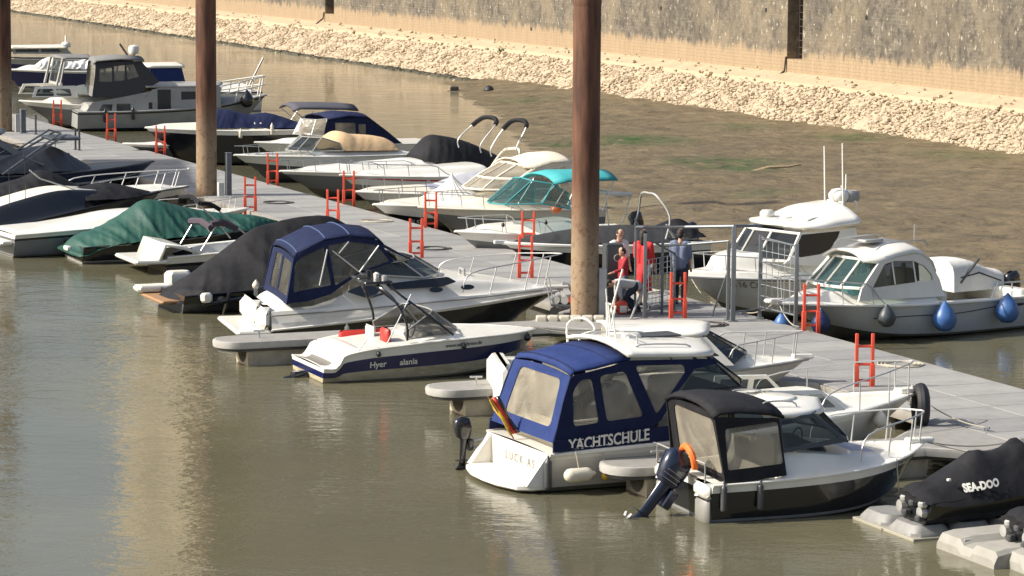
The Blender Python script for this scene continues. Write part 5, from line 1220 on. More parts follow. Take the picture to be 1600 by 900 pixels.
# cyan bimini boat
b = fside('speedboat', 'white speedboat with bright turquoise bimini top beside the middle pile', (711, 361, .95), 5.4, 2.2, [(0, .80), (.5, .84), (1, .95)], ((.08, 2), (.62, 1), (1, 0)), [white, mgrey, antifoul], rake=.8, rubm=white)
L = b.L
b.deck([('up', 1.9, 4.8, .95, .35, .32, .12, .4, .7, .35), ('up', .3, 2.0, .8, .8, -.3, -.3, .1, .1, .1)], mats=[white, nonskid], matf=lambda x, y, h: 1 if h < -.2 else 0)
q = lambda *p: Q(b, .9, *p)
g = q((800, 326), (846, 318), (866, 288), (840, 278)); g2 = q((888, 320), (888, 290))
b.screen([(g[0][0]+.2, 0, g[1][1]-.03), (g[0][0], .5, g[1][1]-.03), (g[1][0], .95, g[1][1]), (g2[0][0], 1.0, g2[0][1]-.1)], [(g[2][0]+.5, 0, g[2][1]+.12), (g[2][0]+.45, .5, g[2][1]+.08), (g[2][0], .85, g[2][1]), (g2[1][0], .9, g2[1][1]-.2)], cyang, teal, r=.018)
rp = q((866, 288), (888, 283), (931, 282), (950, 281), (964, 281))
b.roof([(x, z, .92) for x, z in rp[::-1]], teal, .2, name='bimini_top', over=.02)
for sg in (1, -1): b.tubes('bimini_pole', [[(a[0], sg*.92, a[1]), (c[0], sg*.95, c[1])] for a, c in (q((958, 284), (940, 330)), q((888, 285), (862, 328)), q((931, 284), (898, 326)))], .018, steel)
a_ = q((946, 302), (986, 304))
b.tubes('rolled_canvas', [spl([(a_[0][0], -.85, a_[0][1]-.1), (a_[0][0]-.1, -.3, a_[0][1]), (a_[0][0]-.1, .9, a_[0][1]), (a_[1][0], .9, a_[1][1])], 4)], .055, whitec)
b.tubes('arch_pole', [[(a_[0][0], .88, a_[0][1]), (a_[0][0]-.1, .95, .85)], [(a_[1][0], .88, a_[1][1]), (a_[1][0]+.35, .95, .85)]], .018, steel)
outboard(b.e, -.05, 0, .62, .8, rad(30), black)
M = MB(); M.lathe([(0, -.12), (.1, -.1), (.16, 0), (.1, .1), (0, .12)], (0, 0, 0), 12); o = M.build('buoy', orangep, None, label='orange buoy lying in the cockpit of the turquoise bimini boat', cat='buoy', smooth=50); x_, z_ = b.xz(869, 326, .5); o.location = b.O+b.ax*x_+b.ay*.5+Vector((0, 0, z_))
b.rail(2.9, L-.1, .35, posts=3)
hang(b, 787, 352, .05, .2, black, 'small black fender on the bow quarter of the turquoise bimini boat', ball=True)
hang(b, 853, 348, .05, .2, black, 'small black fender amidships on the turquoise bimini boat', ball=True)
# cream canopy cruiser
b = fside('motor_cruiser', 'cream cruiser with cream canopy and clear front curtains', (654, 323, 1.0), 5.4, 2.4, [(0, .82), (.5, .9), (1, 1.0)], ((.08, 2), (.72, 1), (1, 0)), [cream, mgrey, antifoul], rake=1.0, rubm=cream)
L = b.L
q = lambda *p: Q(b, 1.0, *p)
g = q((798, 297), (810, 280), (836, 263), (888, 254), (888, 300), (802, 300))
b.deck([('z', [(.3, .9), (g[0][0]-.2, 1.25), (g[0][0]+.3, 1.25), (L-2.0, 1.22), (L-.8, 1.1), (L-.2, 1.02)], .15, .4)], mats=[cream])
b.screen([(g[0][0]+.9, 0, g[0][1]), (g[0][0]+.7, .6, g[0][1]), (g[0][0], 1.05, g[0][1]), (g[4][0]+.3, 1.1, g[0][1])], [(g[1][0]+.65, 0, g[1][1]), (g[1][0]+.5, .55, g[1][1]), (g[1][0], 1.0, g[1][1]), (g[4][0]+.4, 1.02, g[1][1])], clear, cream, r=.028)
b.screen([(g[1][0]+.65, 0, g[1][1]), (g[1][0]+.5, .55, g[1][1]), (g[1][0], 1.0, g[1][1])], [(g[2][0]+.35, 0, g[2][1]+.1), (g[2][0]+.3, .5, g[2][1]+.08), (g[2][0], .95, g[2][1])], clear, cream, name='front_curtain', r=.035)
rp = [(g[2][0], g[2][1]), ((g[2][0]+g[3][0])/2, g[3][1]), (g[3][0], g[3][1]+.02), (g[3][0]-.25, g[3][1]-.1)]
b.roof([(rp[0][0]+.3, rp[0][1]+.02, .85)]+[(x, z, 1.0) for x, z in rp], creamc, .2, name='canopy_top', over=.02)
b.side([(rp[3][0]-.1, .95), (g[0][0], g[0][1]), (g[1][0], g[1][1]), (g[2][0], g[2][1]), (rp[2][0], rp[2][1]), (rp[3][0], rp[3][1])], [[(rp[3][0]+.15, 1.1), (g[0][0]-.2, 1.3), (g[2][0]-.12, g[2][1]-.12), (rp[2][0]+.1, rp[2][1]-.12)]], 1.12, 1.0, creamc, clear, name='canopy_side')
b.rail(L*.5, L-.05, .38, posts=4)
M = MB()
for k in range(3): M.tube([b.hp(L*.45+k*.5, .45, .01), b.hp(L*.45+k*.5+.5, .45, .01)], .02, 4)
M.build('hull_flash', steel, b.e)
# white tent-covered boat
b = fside('covered_boat', 'white boat under a pleated white cover rising to a single peak', (583, 319, .85), 5.6, 2.3, [(0, .75), (.5, .78), (1, .85)], ((.45, 1), (1, 0)), [white, black], rake=.7, rubm=white)
L = b.L
x_, z_ = b.xz(706, 268, 0); xa, _ = b.xz(662, 289, 0)
rows = []; n = 44
for i in range(10):
    t = i/9; row = []
    for k in range(n):
        a = 2*math.pi*k/n; R_ = t**1.35; rx = (xa-x_ if math.cos(a) > 0 else 1.1)*1.0
        row.append((x_+rx*R_*math.cos(a), 1.05*R_*math.sin(a), lerp(z_, .9, t**.8)+.02*t*(1 if k % 2 else -1)))
    rows.append(row)
MB().grid(rows, closed=True).build('pleated_cover', whitec, b.e, smooth=20)
b.deck([('up', 2.6, 5.2, .8, .3, .2, .08, .5, .5, .3)], mats=[cream])
b.rail(L*.45, L-.02, .4, posts=4, m_=alu)
b.lettering('W 42', L-.9, .2, .16, white)
# slim white boat, beam over beam
b = fside('speedboat', 'slim white speedboat with low deck between the pleated cover boat and the red striped one', (553, 299, .85), 6.0, 2.1, [(0, .7), (.5, .74), (1, .85)], ((.5, 1), (1, 0)), [white, mgrey], rake=.7, rubm=white)
b.deck([('up', 1.5, 5.6, .8, .3, .25, .1, .5, .6, .3)], mats=[cream, lilac], matf=lambda x, y, h: 1 if 3.2 < x < 3.7 and abs(y) < .5 else 0); b.rail(2.6, 5.9, .36, posts=4, m_=alu)
a_ = b.xz(636, 272, 0)
b.cover([(.3, .95), (1.5, 1.3), (2.6, 1.2), (3.2, .98)], [(.3, .75), (3.2, .85)], [(.3, .8), (2, .9), (3.2, .7)], mat('pale_grey_cover', (.36, .37, .4), .8), wr=.04, seed=12)
# white and red boat with two raised bimini hoops
b = fside('speedboat', 'long white speedboat with a red stripe and two raised black bimini hoops', (531, 273, .95), 6.9, 2.2, [(0, .8), (.5, .85), (1, .95)], ((.5, 1), (.78, 0), (.88, 2), (1, 0)), [white, mgrey, redv], rake=.8, rubm=white)
L = b.L
b.deck([('up', 2.0, 6.3, .9, .3, .34, .1, .5, .8, .35)], mats=[white, lgrey], matf=lambda x, y, h: 0); b.rail(L*.5, L-.03, .36, posts=4, m_=alu)
for p0, p1_, p2_, p3_ in (((717, 216), (742, 190), (776, 188), (752, 224)), ((768, 230), (790, 195), (823, 192), (808, 228))):
    yy = .8
    c = [b.xz(*p0, -yy), b.xz(*p1_, -yy*.9), b.xz(*p2_, yy*.9), b.xz(*p3_, yy)]
    m_ = ((c[1][0]+c[2][0])/2, (c[1][1]+c[2][1])/2+.12)
    pts = spl([(c[0][0], -yy, c[0][1]-.3), (c[0][0], -yy, c[0][1]), (c[1][0], -yy*.9, c[1][1]-.05), (m_[0], 0, m_[1]), (c[2][0], yy*.9, c[2][1]-.05), (c[3][0], yy, c[3][1]), (c[3][0], yy, c[3][1]-.3)], 6)
    b.tubes('bimini_frame', [pts], .026, steel); b.tubes('bimini_hoop', [pts[11:26]], .075, blackc)
c = [b.xz(757, 276, -.8), b.xz(784, 238, -.8), b.xz(811, 234, .7), b.xz(812, 250, .8)]
b.tubes('stern_arch', [spl([(c[0][0], -.8, c[0][1]), (c[1][0], -.8, c[1][1]), ((c[1][0]+c[2][0])/2, 0, (c[1][1]+c[2][1])/2+.08), (c[2][0], .7, c[2][1]), (c[3][0], .8, c[3][1])], 5)], .045, creamc)
# black covered boat
b = fside('covered_boat', 'white boat with grey hull and a long black cockpit cover', (437, 267, .95), 7.6, 2.4, [(0, .8), (.5, .85), (1, .95)], ((.1, 2), (.82, 1), (1, 0)), [white, mat('hull_slate', (.15, .155, .16), .35), antifoul], rake=1.0, rubm=white)
L = b.L
b.deck([('up', 2.4, 6.8, .95, .3, .38, .1, .5, .8, .35)], mats=[white, whitec], matf=lambda x, y, h: 1 if 3.2 < x < 5.6 and h > .15 else 0); b.rail(L*.55, L-.03, .34, posts=5, m_=alu)
rg = [b.xz(a, d, 0) for a, d in ((645, 242), (668, 214), (690, 212), (730, 222), (778, 244))][::-1]
b.cover(rg, [(rg[0][0], .85), (rg[-1][0], 1.15)], [(rg[0][0], .8), (rg[2][0], 1.05), (rg[-1][0], .8)], blackc, wr=.04, p=2.4, seed=9)
# tan covered bowrider
b = fside('bowrider', 'white bowrider with framed windscreen and a tan canvas cockpit cover', (366, 242, .95), 6.4, 2.3, [(0, .85), (.5, .88), (1, .95)], ((.55, 1), (1, 0)), [white, dgrey], rake=.9, rubm=white)
L = b.L
q = lambda *p: Q(b, .9, *p)
b.deck([('up', .5, 3.6, .95, .9, .15, .15, .2, .3, .25), ('up', 3.9, 5.6, .55, .3, -.3, -.25, .1, .2, .1)], mats=[white, nonskid], matf=lambda x, y, h: 1 if h < -.15 else 0)
g = q((428, 222), (455, 226), (490, 222), (464, 207), (500, 207))
b.screen([(L-1.9, .05, 1.05), (L-2.1, .45, 1.05), (L-2.5, .85, 1.05), (L-3.6, .98, 1.05)], [(L-2.5, .05, 1.5), (L-2.6, .4, 1.5), (L-2.9, .75, 1.5), (L-3.5, .9, 1.3)], pane, lgrey, r=.022)
rg = [b.xz(a, d, 0) for a, d in ((490, 238), (522, 206), (545, 209), (590, 213), (606, 222), (608, 232))][::-1]
b.cover(rg, [(rg[0][0], 1.0), (rg[-1][0], 1.05)], [(rg[0][0], .75), (rg[1][0], .95), (rg[3][0], 1.0), (rg[-1][0], .9)], tanc, wr=.015, p=3.2, seed=11)
b.rail(L*.6, L-.03, .3, posts=3, m_=alu)
# black canopy boat
b = fside('speedboat', 'white speedboat with a high black folding canopy sloping to its stern', (398, 222, 1.0), 6.9, 2.3, [(0, .85), (.5, .88), (1, 1.0)], ((.5, 1), (1, 0)), [white, dgrey], rake=.9, rubm=white)
L = b.L
b.deck([('up', 2.6, 6.0, .9, .3, .3, .1, .5, .8, .35)])
q = lambda *p: Q(b, 1.0, *p)
so_ = q((633, 228), (580, 230), (522, 214), (506, 210), (512, 186), (576, 184))
b.side(so_, [q((524, 211), (556, 211), (556, 192), (524, 192)), q((560, 212), (572, 212), (572, 194), (560, 194))], 1.05, .95, navydk, clear, name='canopy_side', r=.03)
r_ = q((633, 229), (605, 206), (576, 184), (545, 182), (512, 187))
b.roof([(x, z, .98) for x, z in r_], navydk, .12, name='canopy_top', over=.02)
g = q((492, 212), (500, 188), (512, 186), (508, 212))
b.screen([(g[0][0]+.4, 0, g[0][1]), (g[0][0], .7, g[0][1]), (g[3][0], 1.0, g[3][1])], [(g[1][0]+.3, 0, g[1][1]), (g[1][0], .65, g[1][1]), (g[2][0], .95, g[2][1])], clear, steel)
# bimini boat
b = fside('speedboat', 'grey and white speedboat with a dark flat bimini on thin poles', (192, 224, .75), 8.2, 2.3, [(0, .6), (.5, .64), (1, .75)], ((.74, 1), (1, 0)), [white, mat('hull_slate', (.15, .155, .16), .35)], az=-110, rake=1.0, rubm=white)
L = b.L
b.deck([('up', 1.5, 7.2, .9, .3, .10, .05, .5, .8, .35)], mats=[white])
q = lambda *p: Q(b, .95, *p)
r_ = q((560, 173), (540, 171), (500, 170), (470, 170), (458, 174))
b.roof([(x, z, .95) for x, z in r_], mat('slate_canvas', (.07, .07, .085), .8), .16, name='bimini_top', over=.0, thick=.06)
for sg in (1, -1): b.tubes('bimini_pole', [[(a[0], sg*.92, a[1]), (c[0], sg*.95, c[1])] for a, c in (q((462, 175), (500, 206)), q((490, 174), (468, 206)), q((548, 174), (510, 208)))], .018, steel)
# black hull, navy cover
b = fside('speedboat', 'black hulled speedboat with white deck and long navy cover behind the left pile', (227, 199, 1.35), 6.3, 2.4, [(0, 1.25), (.5, 1.25), (1, 1.35)], ((.86, 1), (1, 0)), [white, black], az=-110, rake=1.0, rubm=white)
L = b.L
b.deck([('up', 2.0, 5.9, .95, .3, .3, .1, .5, .8, .35)], mats=[cream])
b.cover([(-.3, 1.05), (.8, 1.5), (1.8, 1.8), (2.4, 1.75), (3.6, 1.95), (4.3, 1.5)], [(-.3, 1.0), (.5, 1.25), (4.3, 1.35)], [(-.3, .5), (.7, 1.0), (4.3, .8)], navydk, wr=.05, p=2.0, seed=14)
hang(b, 376, 210, .07, .3, whitef, 'white fender on the black hull just right of the left pile')
hang(b, 425, 203, .06, .4, whitef, 'long white fender at the stern of the black hulled boat with navy cover')
# grey steel cruiser, bow away from the walkway
b = Boat('motor_cruiser', 'grey steel river cruiser with dark canopy, row of square windows and bow rails', 'boat', -1, (122, 206, 'stern', 0), 3.0, bow=(416, 148, 1.35))
L = b.L
greyhull = mat('grey_paint', (.33, .34, .33), .4, col2=(.25, .25, .24), scale=2)
b.hull([(0, .80), (.3, .82), (.7, .98), (1, 1.35)], bands=((.12, 1), (.86, 0), (.94, 1), (1, 0)), mats=[greyhull, black, black], rake=.9, full=2.2, rubm=greyhull, rub=.04)
b.deck([('up', .4, L*.86, 1.2, .5, .3, .2, .2, .8, .2)], mats=[lgrey])
q = lambda *p: Q(b, 1.25, *p)
def rect(x0, y0, x1, y1): return q((x0, y1), (x1, y1), (x1, y0), (x0, y0))
b.side(q((132, 178), (228, 176), (228, 150), (248, 140), (200, 150), (144, 160)), [q((153, 175), (174, 175), (176, 163), (160, 163)), q((182, 174), (204, 174), (204, 162), (182, 162))], 1.3, 1.2, lgrey, pane, name='cabin_side', r=.03)
b.side(q((228, 178), (345, 168), (345, 136), (262, 134), (238, 140), (228, 152)), [q((212+20, 170), (238, 170), (238, 160), (232, 160)), q((246, 173), (267, 171), (267, 140), (246, 140)), q((283, 156), (306, 155), (306, 143), (283, 143))], 1.3, 1.22, lgrey, darkp, name='wheelhouse_side', r=.02)
xa_, xb_ = q((228, 140))[0][0], q((345, 136))[0][0]; zz_ = q((300, 136))[0][1]
hardtop(b, xa_, xb_+.3, zz_+.02, 1.25, full=.75, m_=lgrey, slope=0)
# canopy with windows
so_ = q((144, 152), (205, 152), (250, 128), (222, 96), (152, 98))
b.side(so_, [q((155, 128), (176, 128), (176, 106), (157, 108)), q((179, 127), (196, 126), (196, 102), (179, 104)), q((199, 125), (218, 120), (210, 101), (199, 102))], 1.2, 1.05, mat('canopy_charcoal', (.05, .05, .055), .8), clear, name='canopy_side', r=.03)
r_ = q((146, 101), (152, 96), (190, 93), (226, 95))
b.roof([(x, z, 1.1) for x, z in r_], greyc, .12, name='canopy_top', over=.05)
so2 = q((147, 152), (151, 100)); b.cross((so2[0][0], so2[0][1], 1.2), (so2[1][0], so2[1][1], 1.05), [[(-.8, .3), (.8, .3), (.8, .9), (-.8, .9)]], greyc, clear, name='canopy_back')
M = MB(); xr_, zr_ = b.xz(209, 78, 0); M.lathe([(0, -.2), (.2, -.15), (.24, 0), (.2, .16), (0, .22)], (xr_, 0, zr_), 14); M.tube([(xr_, 0, zr_-.15), (xr_, 0, zr_-.7)], .05, 8); M.build('radar_dome', white, b.e, smooth=50)
b.tubes('bow_rail', [[(L*.62, sg*1.3, 1.0), (L*.64, sg*1.25, 1.65), (L*.85, sg*.8, 1.95), (L*.99, sg*.2, 2.15)] for sg in (1, -1)]+[[(L*.66, sg*1.2, 1.35), (L*.85, sg*.8, 1.6), (L*.99, sg*.2, 1.8)] for sg in (1, -1)]+[[(L*t-.2, sg*y, 1.1), (L*t, sg*y, z)] for t, y, z in ((.74, 1.1, 1.8), (.84, .85, 1.94), (.92, .55, 2.04), (.98, .25, 2.13)) for sg in (1, -1)], .03, white)
hang(b, 386, 157, .3, 0, black, 'big black ball fender under the bow rails of the grey cruiser', ball=True)
hang(b, 164, 182, .07, .5, black, 'first dark fender on the grey cruiser, nearer its stern')
hang(b, 208, 178, .07, .5, black, 'second dark fender on the grey cruiser, below its windows')
# navy covered cabin behind it
b = Boat('cabin_boat', 'white topped cabin boat with navy side curtains behind the grey cruiser', 'boat', 1, (215, 133, 'bow', 1.2), 2.6, L=5.5)
b.hull([(0, .9), (.5, .95), (1, 1.2)], bands=((.9, 0), (1, 1)), mats=[white, navyhull], rubm=white)
b.deck([('up', .5, 5, 1.0, .5, .3, .2, .2, .8, .3)])
q = lambda *p: Q(b, 1.1, *p)
b.side(q((290, 132), (238, 128), (238, 106), (284, 106)), [], 1.15, 1.1, navyc, pane, name='curtain_side')
r_ = q((288, 104), (236, 106)); b.cross((r_[1][0], 1.1, 1.1), (r_[1][0], r_[1][1], 1.08), [], navyc, pane, name='curtain_front')
hardtop(b, r_[0][0], r_[1][0]+.3, r_[0][1], 1.15, full=.8, slope=0, thick=.1)
b.tubes('davit', [[(.6, 1.0, 1.1), (-.1, 1.0, 2.4)]], .04, black)
# white cabin boat at the far left
b = Boat('cabin_boat', 'white cabin boat with dark window row at far left beyond the walkway', 'boat', 1, (30, 157, 'bow', 1.15), 2.7, L=6.0)
b.hull([(0, .9), (.5, .95), (1, 1.15)], bands=((.75, 1), (1, 0)), mats=[white, mgrey, antifoul], rubm=white, rake=1.2)
b.deck([('up', .5, 4.6, 1.1, .6, .5, .3, .2, .8, .3)])
q = lambda *p: Q(b, 1.15, *p)
b.side(q((122, 152), (50, 152), (56, 136), (118, 134)), [q((84, 150), (55, 150), (60, 139), (84, 139)), q((112, 150), (88, 150), (88, 139), (110, 139))], 1.2, 1.05, white, pane, name='cabin_side')
b.cover([(.2, 1.5), (1.5, 2.0), (3.0, 1.8), (4.5, 1.5)], [(.2, 1.3), (4.5, 1.45)], [(.2, 1.0), (2.5, 1.1), (4.5, .7)], whitec, wr=.02, p=2.5, seed=20, name='cabin_top')
g = q((90, 134), (100, 92), (108, 92), (100, 134)); b.tubes('windscreen_post', [[(g[0][0], sg*1.0, g[0][1]), (g[1][0], sg*1.0, g[1][1])] for sg in (1, -1)], .06, lgrey)
b.cross((q((96, 134))[0][0], q((96, 134))[0][1], 1.0), (q((104, 94))[0][0], q((104, 94))[0][1], 1.0), [[(-.85, .1), (.85, .1), (.85, .9), (-.85, .9)]], lgrey, pane, name='windscreen')
hardtop(b, q((145, 92))[0][0], q((102, 92))[0][0]+.2, q((104, 92))[0][1], 1.15, full=.8, m_=greyc, slope=0)
# blue boat
b = Boat('work_boat', 'navy blue hulled boat with heaped white canvas on deck at the far left', 'boat', 1, (8, 108, 'bow', 1.3), 2.8, L=7.5)
b.hull([(0, 1.25), (.5, 1.2), (1, 1.3)], bands=((.1, 1), (.92, 0), (1, 1)), mats=[navyhull, white], rubm=white)
b.deck([('up', .5, 6.6, 1.1, .6, .2, .2, .2, .8, .3)])
b.cover([(2.2, 1.4), (3.2, 1.75), (4.2, 1.6), (5.2, 1.85), (6.2, 1.4)], [(2.2, 1.3), (6.2, 1.3)], [(2.2, .8), (4, 1.0), (6.2, .6)], whitec, wr=.16, p=1.8, seed=22, name='heaped_canvas')
b.tubes('davit', [[(1.2, .8, 1.3), (2.0, .8, 2.5)]], .05, dgrey)
# furthest cabin boat
b = Boat('cabin_boat', 'long low grey cabin boat furthest away at the left, with a radar dome', 'boat', 1, (-30, 90, 'bow', 1.2), 2.8, L=8.5)
b.hull([(0, 1.0), (1, 1.2)], bands=((.7, 1), (1, 0)), mats=[lgrey, navyhull], rubm=white)
q = lambda *p: Q(b, 1.1, *p)
b.side(q((112, 84), (20, 84), (20, 74), (104, 75)), [q((60, 82), (24, 82), (24, 76), (60, 76)), q((100, 82), (64, 82), (64, 76), (98, 76))], 1.15, 1.1, lgrey, pane, name='cabin_side')
r_ = q((106, 75), (0, 73)); hardtop(b, r_[0][0], r_[1][0], r_[0][1], 1.2, full=.8, m_=creamc, slope=0)
xr_, zr_ = b.xz(103, 70, 0); M = MB(); M.lathe([(0, -.15), (.25, -.12), (.28, 0), (.2, .14), (0, .18)], (xr_, 0, zr_), 12); M.tube([(xr_, 0, zr_), (xr_, 0, zr_+.5)], .05, 6); M.build('radar_dome', white, b.e, smooth=50)

# ---------------------------------------------------------------- ladders on the walkway edges
lad0 = None
LAD = [((391, 330), 1, 'red ladder on the near walkway edge just right of the left pile'), ((520, 352), 1, 'red ladder on the near edge behind the black tarpaulin boat'), ((650, 403), 1, 'red ladder on the near edge right behind the navy canopy'),
       ((821, 434), 1, 'red ladder on the near edge left of the middle pile, lower of two in line'), ((1059, 497), 1, 'red ladder in front of the man in the blue grey shirt'), ((1350, 604), 1, 'nearest red ladder, alone on the walkway beyond the yacht school boat bow'),
       ((825, 390), 0, 'red ladder on the far edge left of the middle pile, upper of two in line'), ((673, 356), 0, 'red ladder on the far edge by the bow of the cream canopy cruiser'), ((545, 319), 0, 'red ladder on the far edge by the bow of the slim white speedboat'),
       ((426, 288), 0, 'shaded red ladder at the bow of the slate hulled boat'), ((251, 240), 0, 'red ladder on the far edge left of the left pile'), ((174, 219), 0, 'red ladder on the far edge below the grey steel cruiser'), ((90, 195), 0, 'furthest red ladder, beside the stern of the grey steel cruiser'),
       ((1267, 517), 0, 'red ladder on the far edge at the bow of the boat with blue fenders')]
for k, ((px, py), near_, lb) in enumerate(LAD):
    p = at(px, py, DZ)
    if lad0 is None:
        e = thing('ladder', lb, 'ladder', p, RZ, 'red safety ladders along the walkway'); lad0 = e
        for x in (-.15, .15):
            MB().box(x-.03, x+.03, -.03, .03, -.8, 1.0, 0, .008).build('stile', redp, e)
            MB().box(x-.045, x+.045, -.05, .05, -.1, .42, 0, .008).build('bracket', redp, e)
        for z in (-.5, -.2, .12, .42, .76): MB().tube([(-.15, 0, z), (.15, 0, z)], .026, 8).build('rung', redp, e)
    else:
        e = copy_tree(lad0); e.location = p; e['label'] = lb
    e.rotation_euler = (0, 0, RZ+rad(70)+rad(R.uniform(-6, 6)))
# ---------------------------------------------------------------- posts beside the piles
postm = mat('guide_post_grey', (.10, .11, .12), .5, col2=(.15, .16, .165), scale=5)
def posts(px, py, h, label, w=.16, second=None):
    p = at(px, py, DZ); e = thing('guide_post', label, 'post', p, RZ, 'grey guide posts beside the piles')
    MB().box(-w/2, w/2, -w/2, w/2, 0, h, 0, .015).build('post', postm, e)
    MB().box(-w*.8, w*.8, -w*.8, w*.8, 0, .03, 0, .01).build('base_plate', alu, e)
    MB().box(-w*.56, w*.56, -w*.56, w*.56, h, h+.03, 0, .01).build('cap', alu, e)
    if second:
        q = at(second[0], second[1], DZ)-p; q.rotate(Matrix.Rotation(-RZ, 3, 'Z')); MB().box(q.x-.09, q.x+.09, q.y-.09, q.y+.09, 0, second[2], 0, .01).build('pale_post', mat('pale_post_paint', (.5, .5, .47), .6, col2=(.35, .34, .3), scale=4), e)
    return e
posts(357, 306, 1.3, 'grey square guide post right of the left pile', .17, (345, 308, .45))
posts(36, 208, .9, 'grey square guide post beside the pile at the left edge', .2, (27, 206, .7))
posts(945, 490, .35, 'pale post at the foot of the middle pile', .12, (939, 494, 1.05))
for (px, py, lb) in ((56, 210, 'first thin dark bollard pair post on the shaded walkway'), (118, 234, 'second dark thin post further along the shaded walkway'), (124, 235, 'third dark thin post beside the second on the shaded walkway')):
    p = at(px, py, DZ); e = thing('rail_post', lb, 'post', p, RZ, 'thin dark posts on the walkway'); MB().tube([(0, 0, 0), (0, 0, .75)], .04, 8).build('post', dgrey, e); MB().box(-.08, .08, -.08, .08, 0, .02).build('base_plate', alu, e)
# dark cabinet behind the pile
p = at(957, 482, DZ)
cab = thing('service_cabinet', 'tall dark grey service cabinet with round emblem right of the middle pile', 'cabinet', p, RZ+rad(15))
MB().box(-.2, .2, -.16, .2, 0, 1.45, 0, .02).build('housing', mat('cabinet_grey', (.045, .048, .052), .5), cab); MB().box(-.17, .17, -.175, -.16, .1, 1.38, 0, .004).build('door', mat('cabinet_door', (.055, .058, .062), .45), cab)
cab.rotation_euler = (0, 0, rad(12))
M = MB(); M.tube([(.06+.075*math.cos(a), -.18, 1.15+.075*math.sin(a)) for a in [k*math.pi/8 for k in range(14)]], .014, 6); M.build('emblem', lgrey, cab)
MB().tube([(.1, -.19, .9), (.13, -.19, .5), (.12, -.19, .05)], .018, 6).build('pipe', lgrey, cab)
# ---------------------------------------------------------------- gate and fence across the walkway
gate = thing('fence_gate', 'grey steel fence and open mesh gate across the walkway beside the people', 'gate', (0, 0, 0))
gm = mat('fence_grey', (.15, .165, .175), .45, .3, col2=(.2, .21, .215), scale=6)
def hgt(base, ytop): return .985*((base[1]-ytop)/((at(base[0], base[1], DZ)+Vector((0, 0, 1))-EYE).dot(fw)**-1*FPX))
PB = {}
for nm, bx, yt, w_ in (('a', (1007, 497), 362, .075), ('b', (1053, 486), 392, .06), ('c', (1137, 500), 376, .075), ('d', (1145, 502), 350, .10), ('e', (1187, 497), 364, .085), ('f', (1243, 511), 378, .085), ('g', (1034, 491), 352, .06), ('h', (992, 489), 352, .05)):
    p = at(*bx, DZ); h = hgt(bx, yt); PB[nm] = (p, h)
    MB().box(p.x-w_/2, p.x+w_/2, p.y-w_/2, p.y+w_/2, DZ, DZ+h, 0, .008).build('post', gm, gate)
    MB().box(p.x-w_, p.x+w_, p.y-w_, p.y+w_, DZ, DZ+.015).build('base_plate', gm, gate)
def gp(n, z): return PB[n][0]+Vector((0, 0, z))
for a, za, c, zc, r_ in (('h', PB['h'][1], 'g', PB['g'][1], .035), ('g', PB['g'][1], 'd', PB['d'][1], .035), ('d', PB['d'][1], 'e', PB['e'][1]+.2, .035), ('a', PB['a'][1]-.08, 'b', PB['b'][1]-.03, .025), ('g', 1.5, 'c', 1.72, .025), ('e', .25, 'f', .25, .02), ('e', PB['e'][1]-.05, 'f', PB['f'][1]-.05, .02), ('d', .2, 'e', .2, .02), ('b', .15, 'a', .15, .02)):
    MB().tube([gp(a, za), gp(c, zc)], r_, 8).build('rail', gm, gate)
wm_ = mat('mesh_wire', (.42, .44, .45), .4, .5)
def mesh_panel(a, c, z0, z1, nh, nv, za=None):
    M = MB(); A, Bq = gp(a, 0), gp(c, 0)
    for k in range(nh+1): z = lerp(z0, z1, k/nh); M.tube([A+Vector((0, 0, z)), Bq+Vector((0, 0, z))], .009, 4, cap=False)
    for k in range(1, nv): p = A.lerp(Bq, k/nv); M.tube([p+Vector((0, 0, z0)), p+Vector((0, 0, z1))], .006, 4, cap=False)
    M.build('wire_mesh', wm_, gate, kind='stuff')
mesh_panel('a', 'b', .15, PB['b'][1]-.05, 9, 8); mesh_panel('e', 'f', .25, PB['f'][1]-.05, 6, 6)
MB().tube([at(985, 500, DZ), at(1018, 480, DZ)+Vector((0, 0, .95))], .028, 8).build('brace', lgrey, gate)
MB().tube([at(1112, 494, DZ), at(1137, 500, DZ)+Vector((0, 0, 1.1))], .018, 8).build('brace', gm, gate)
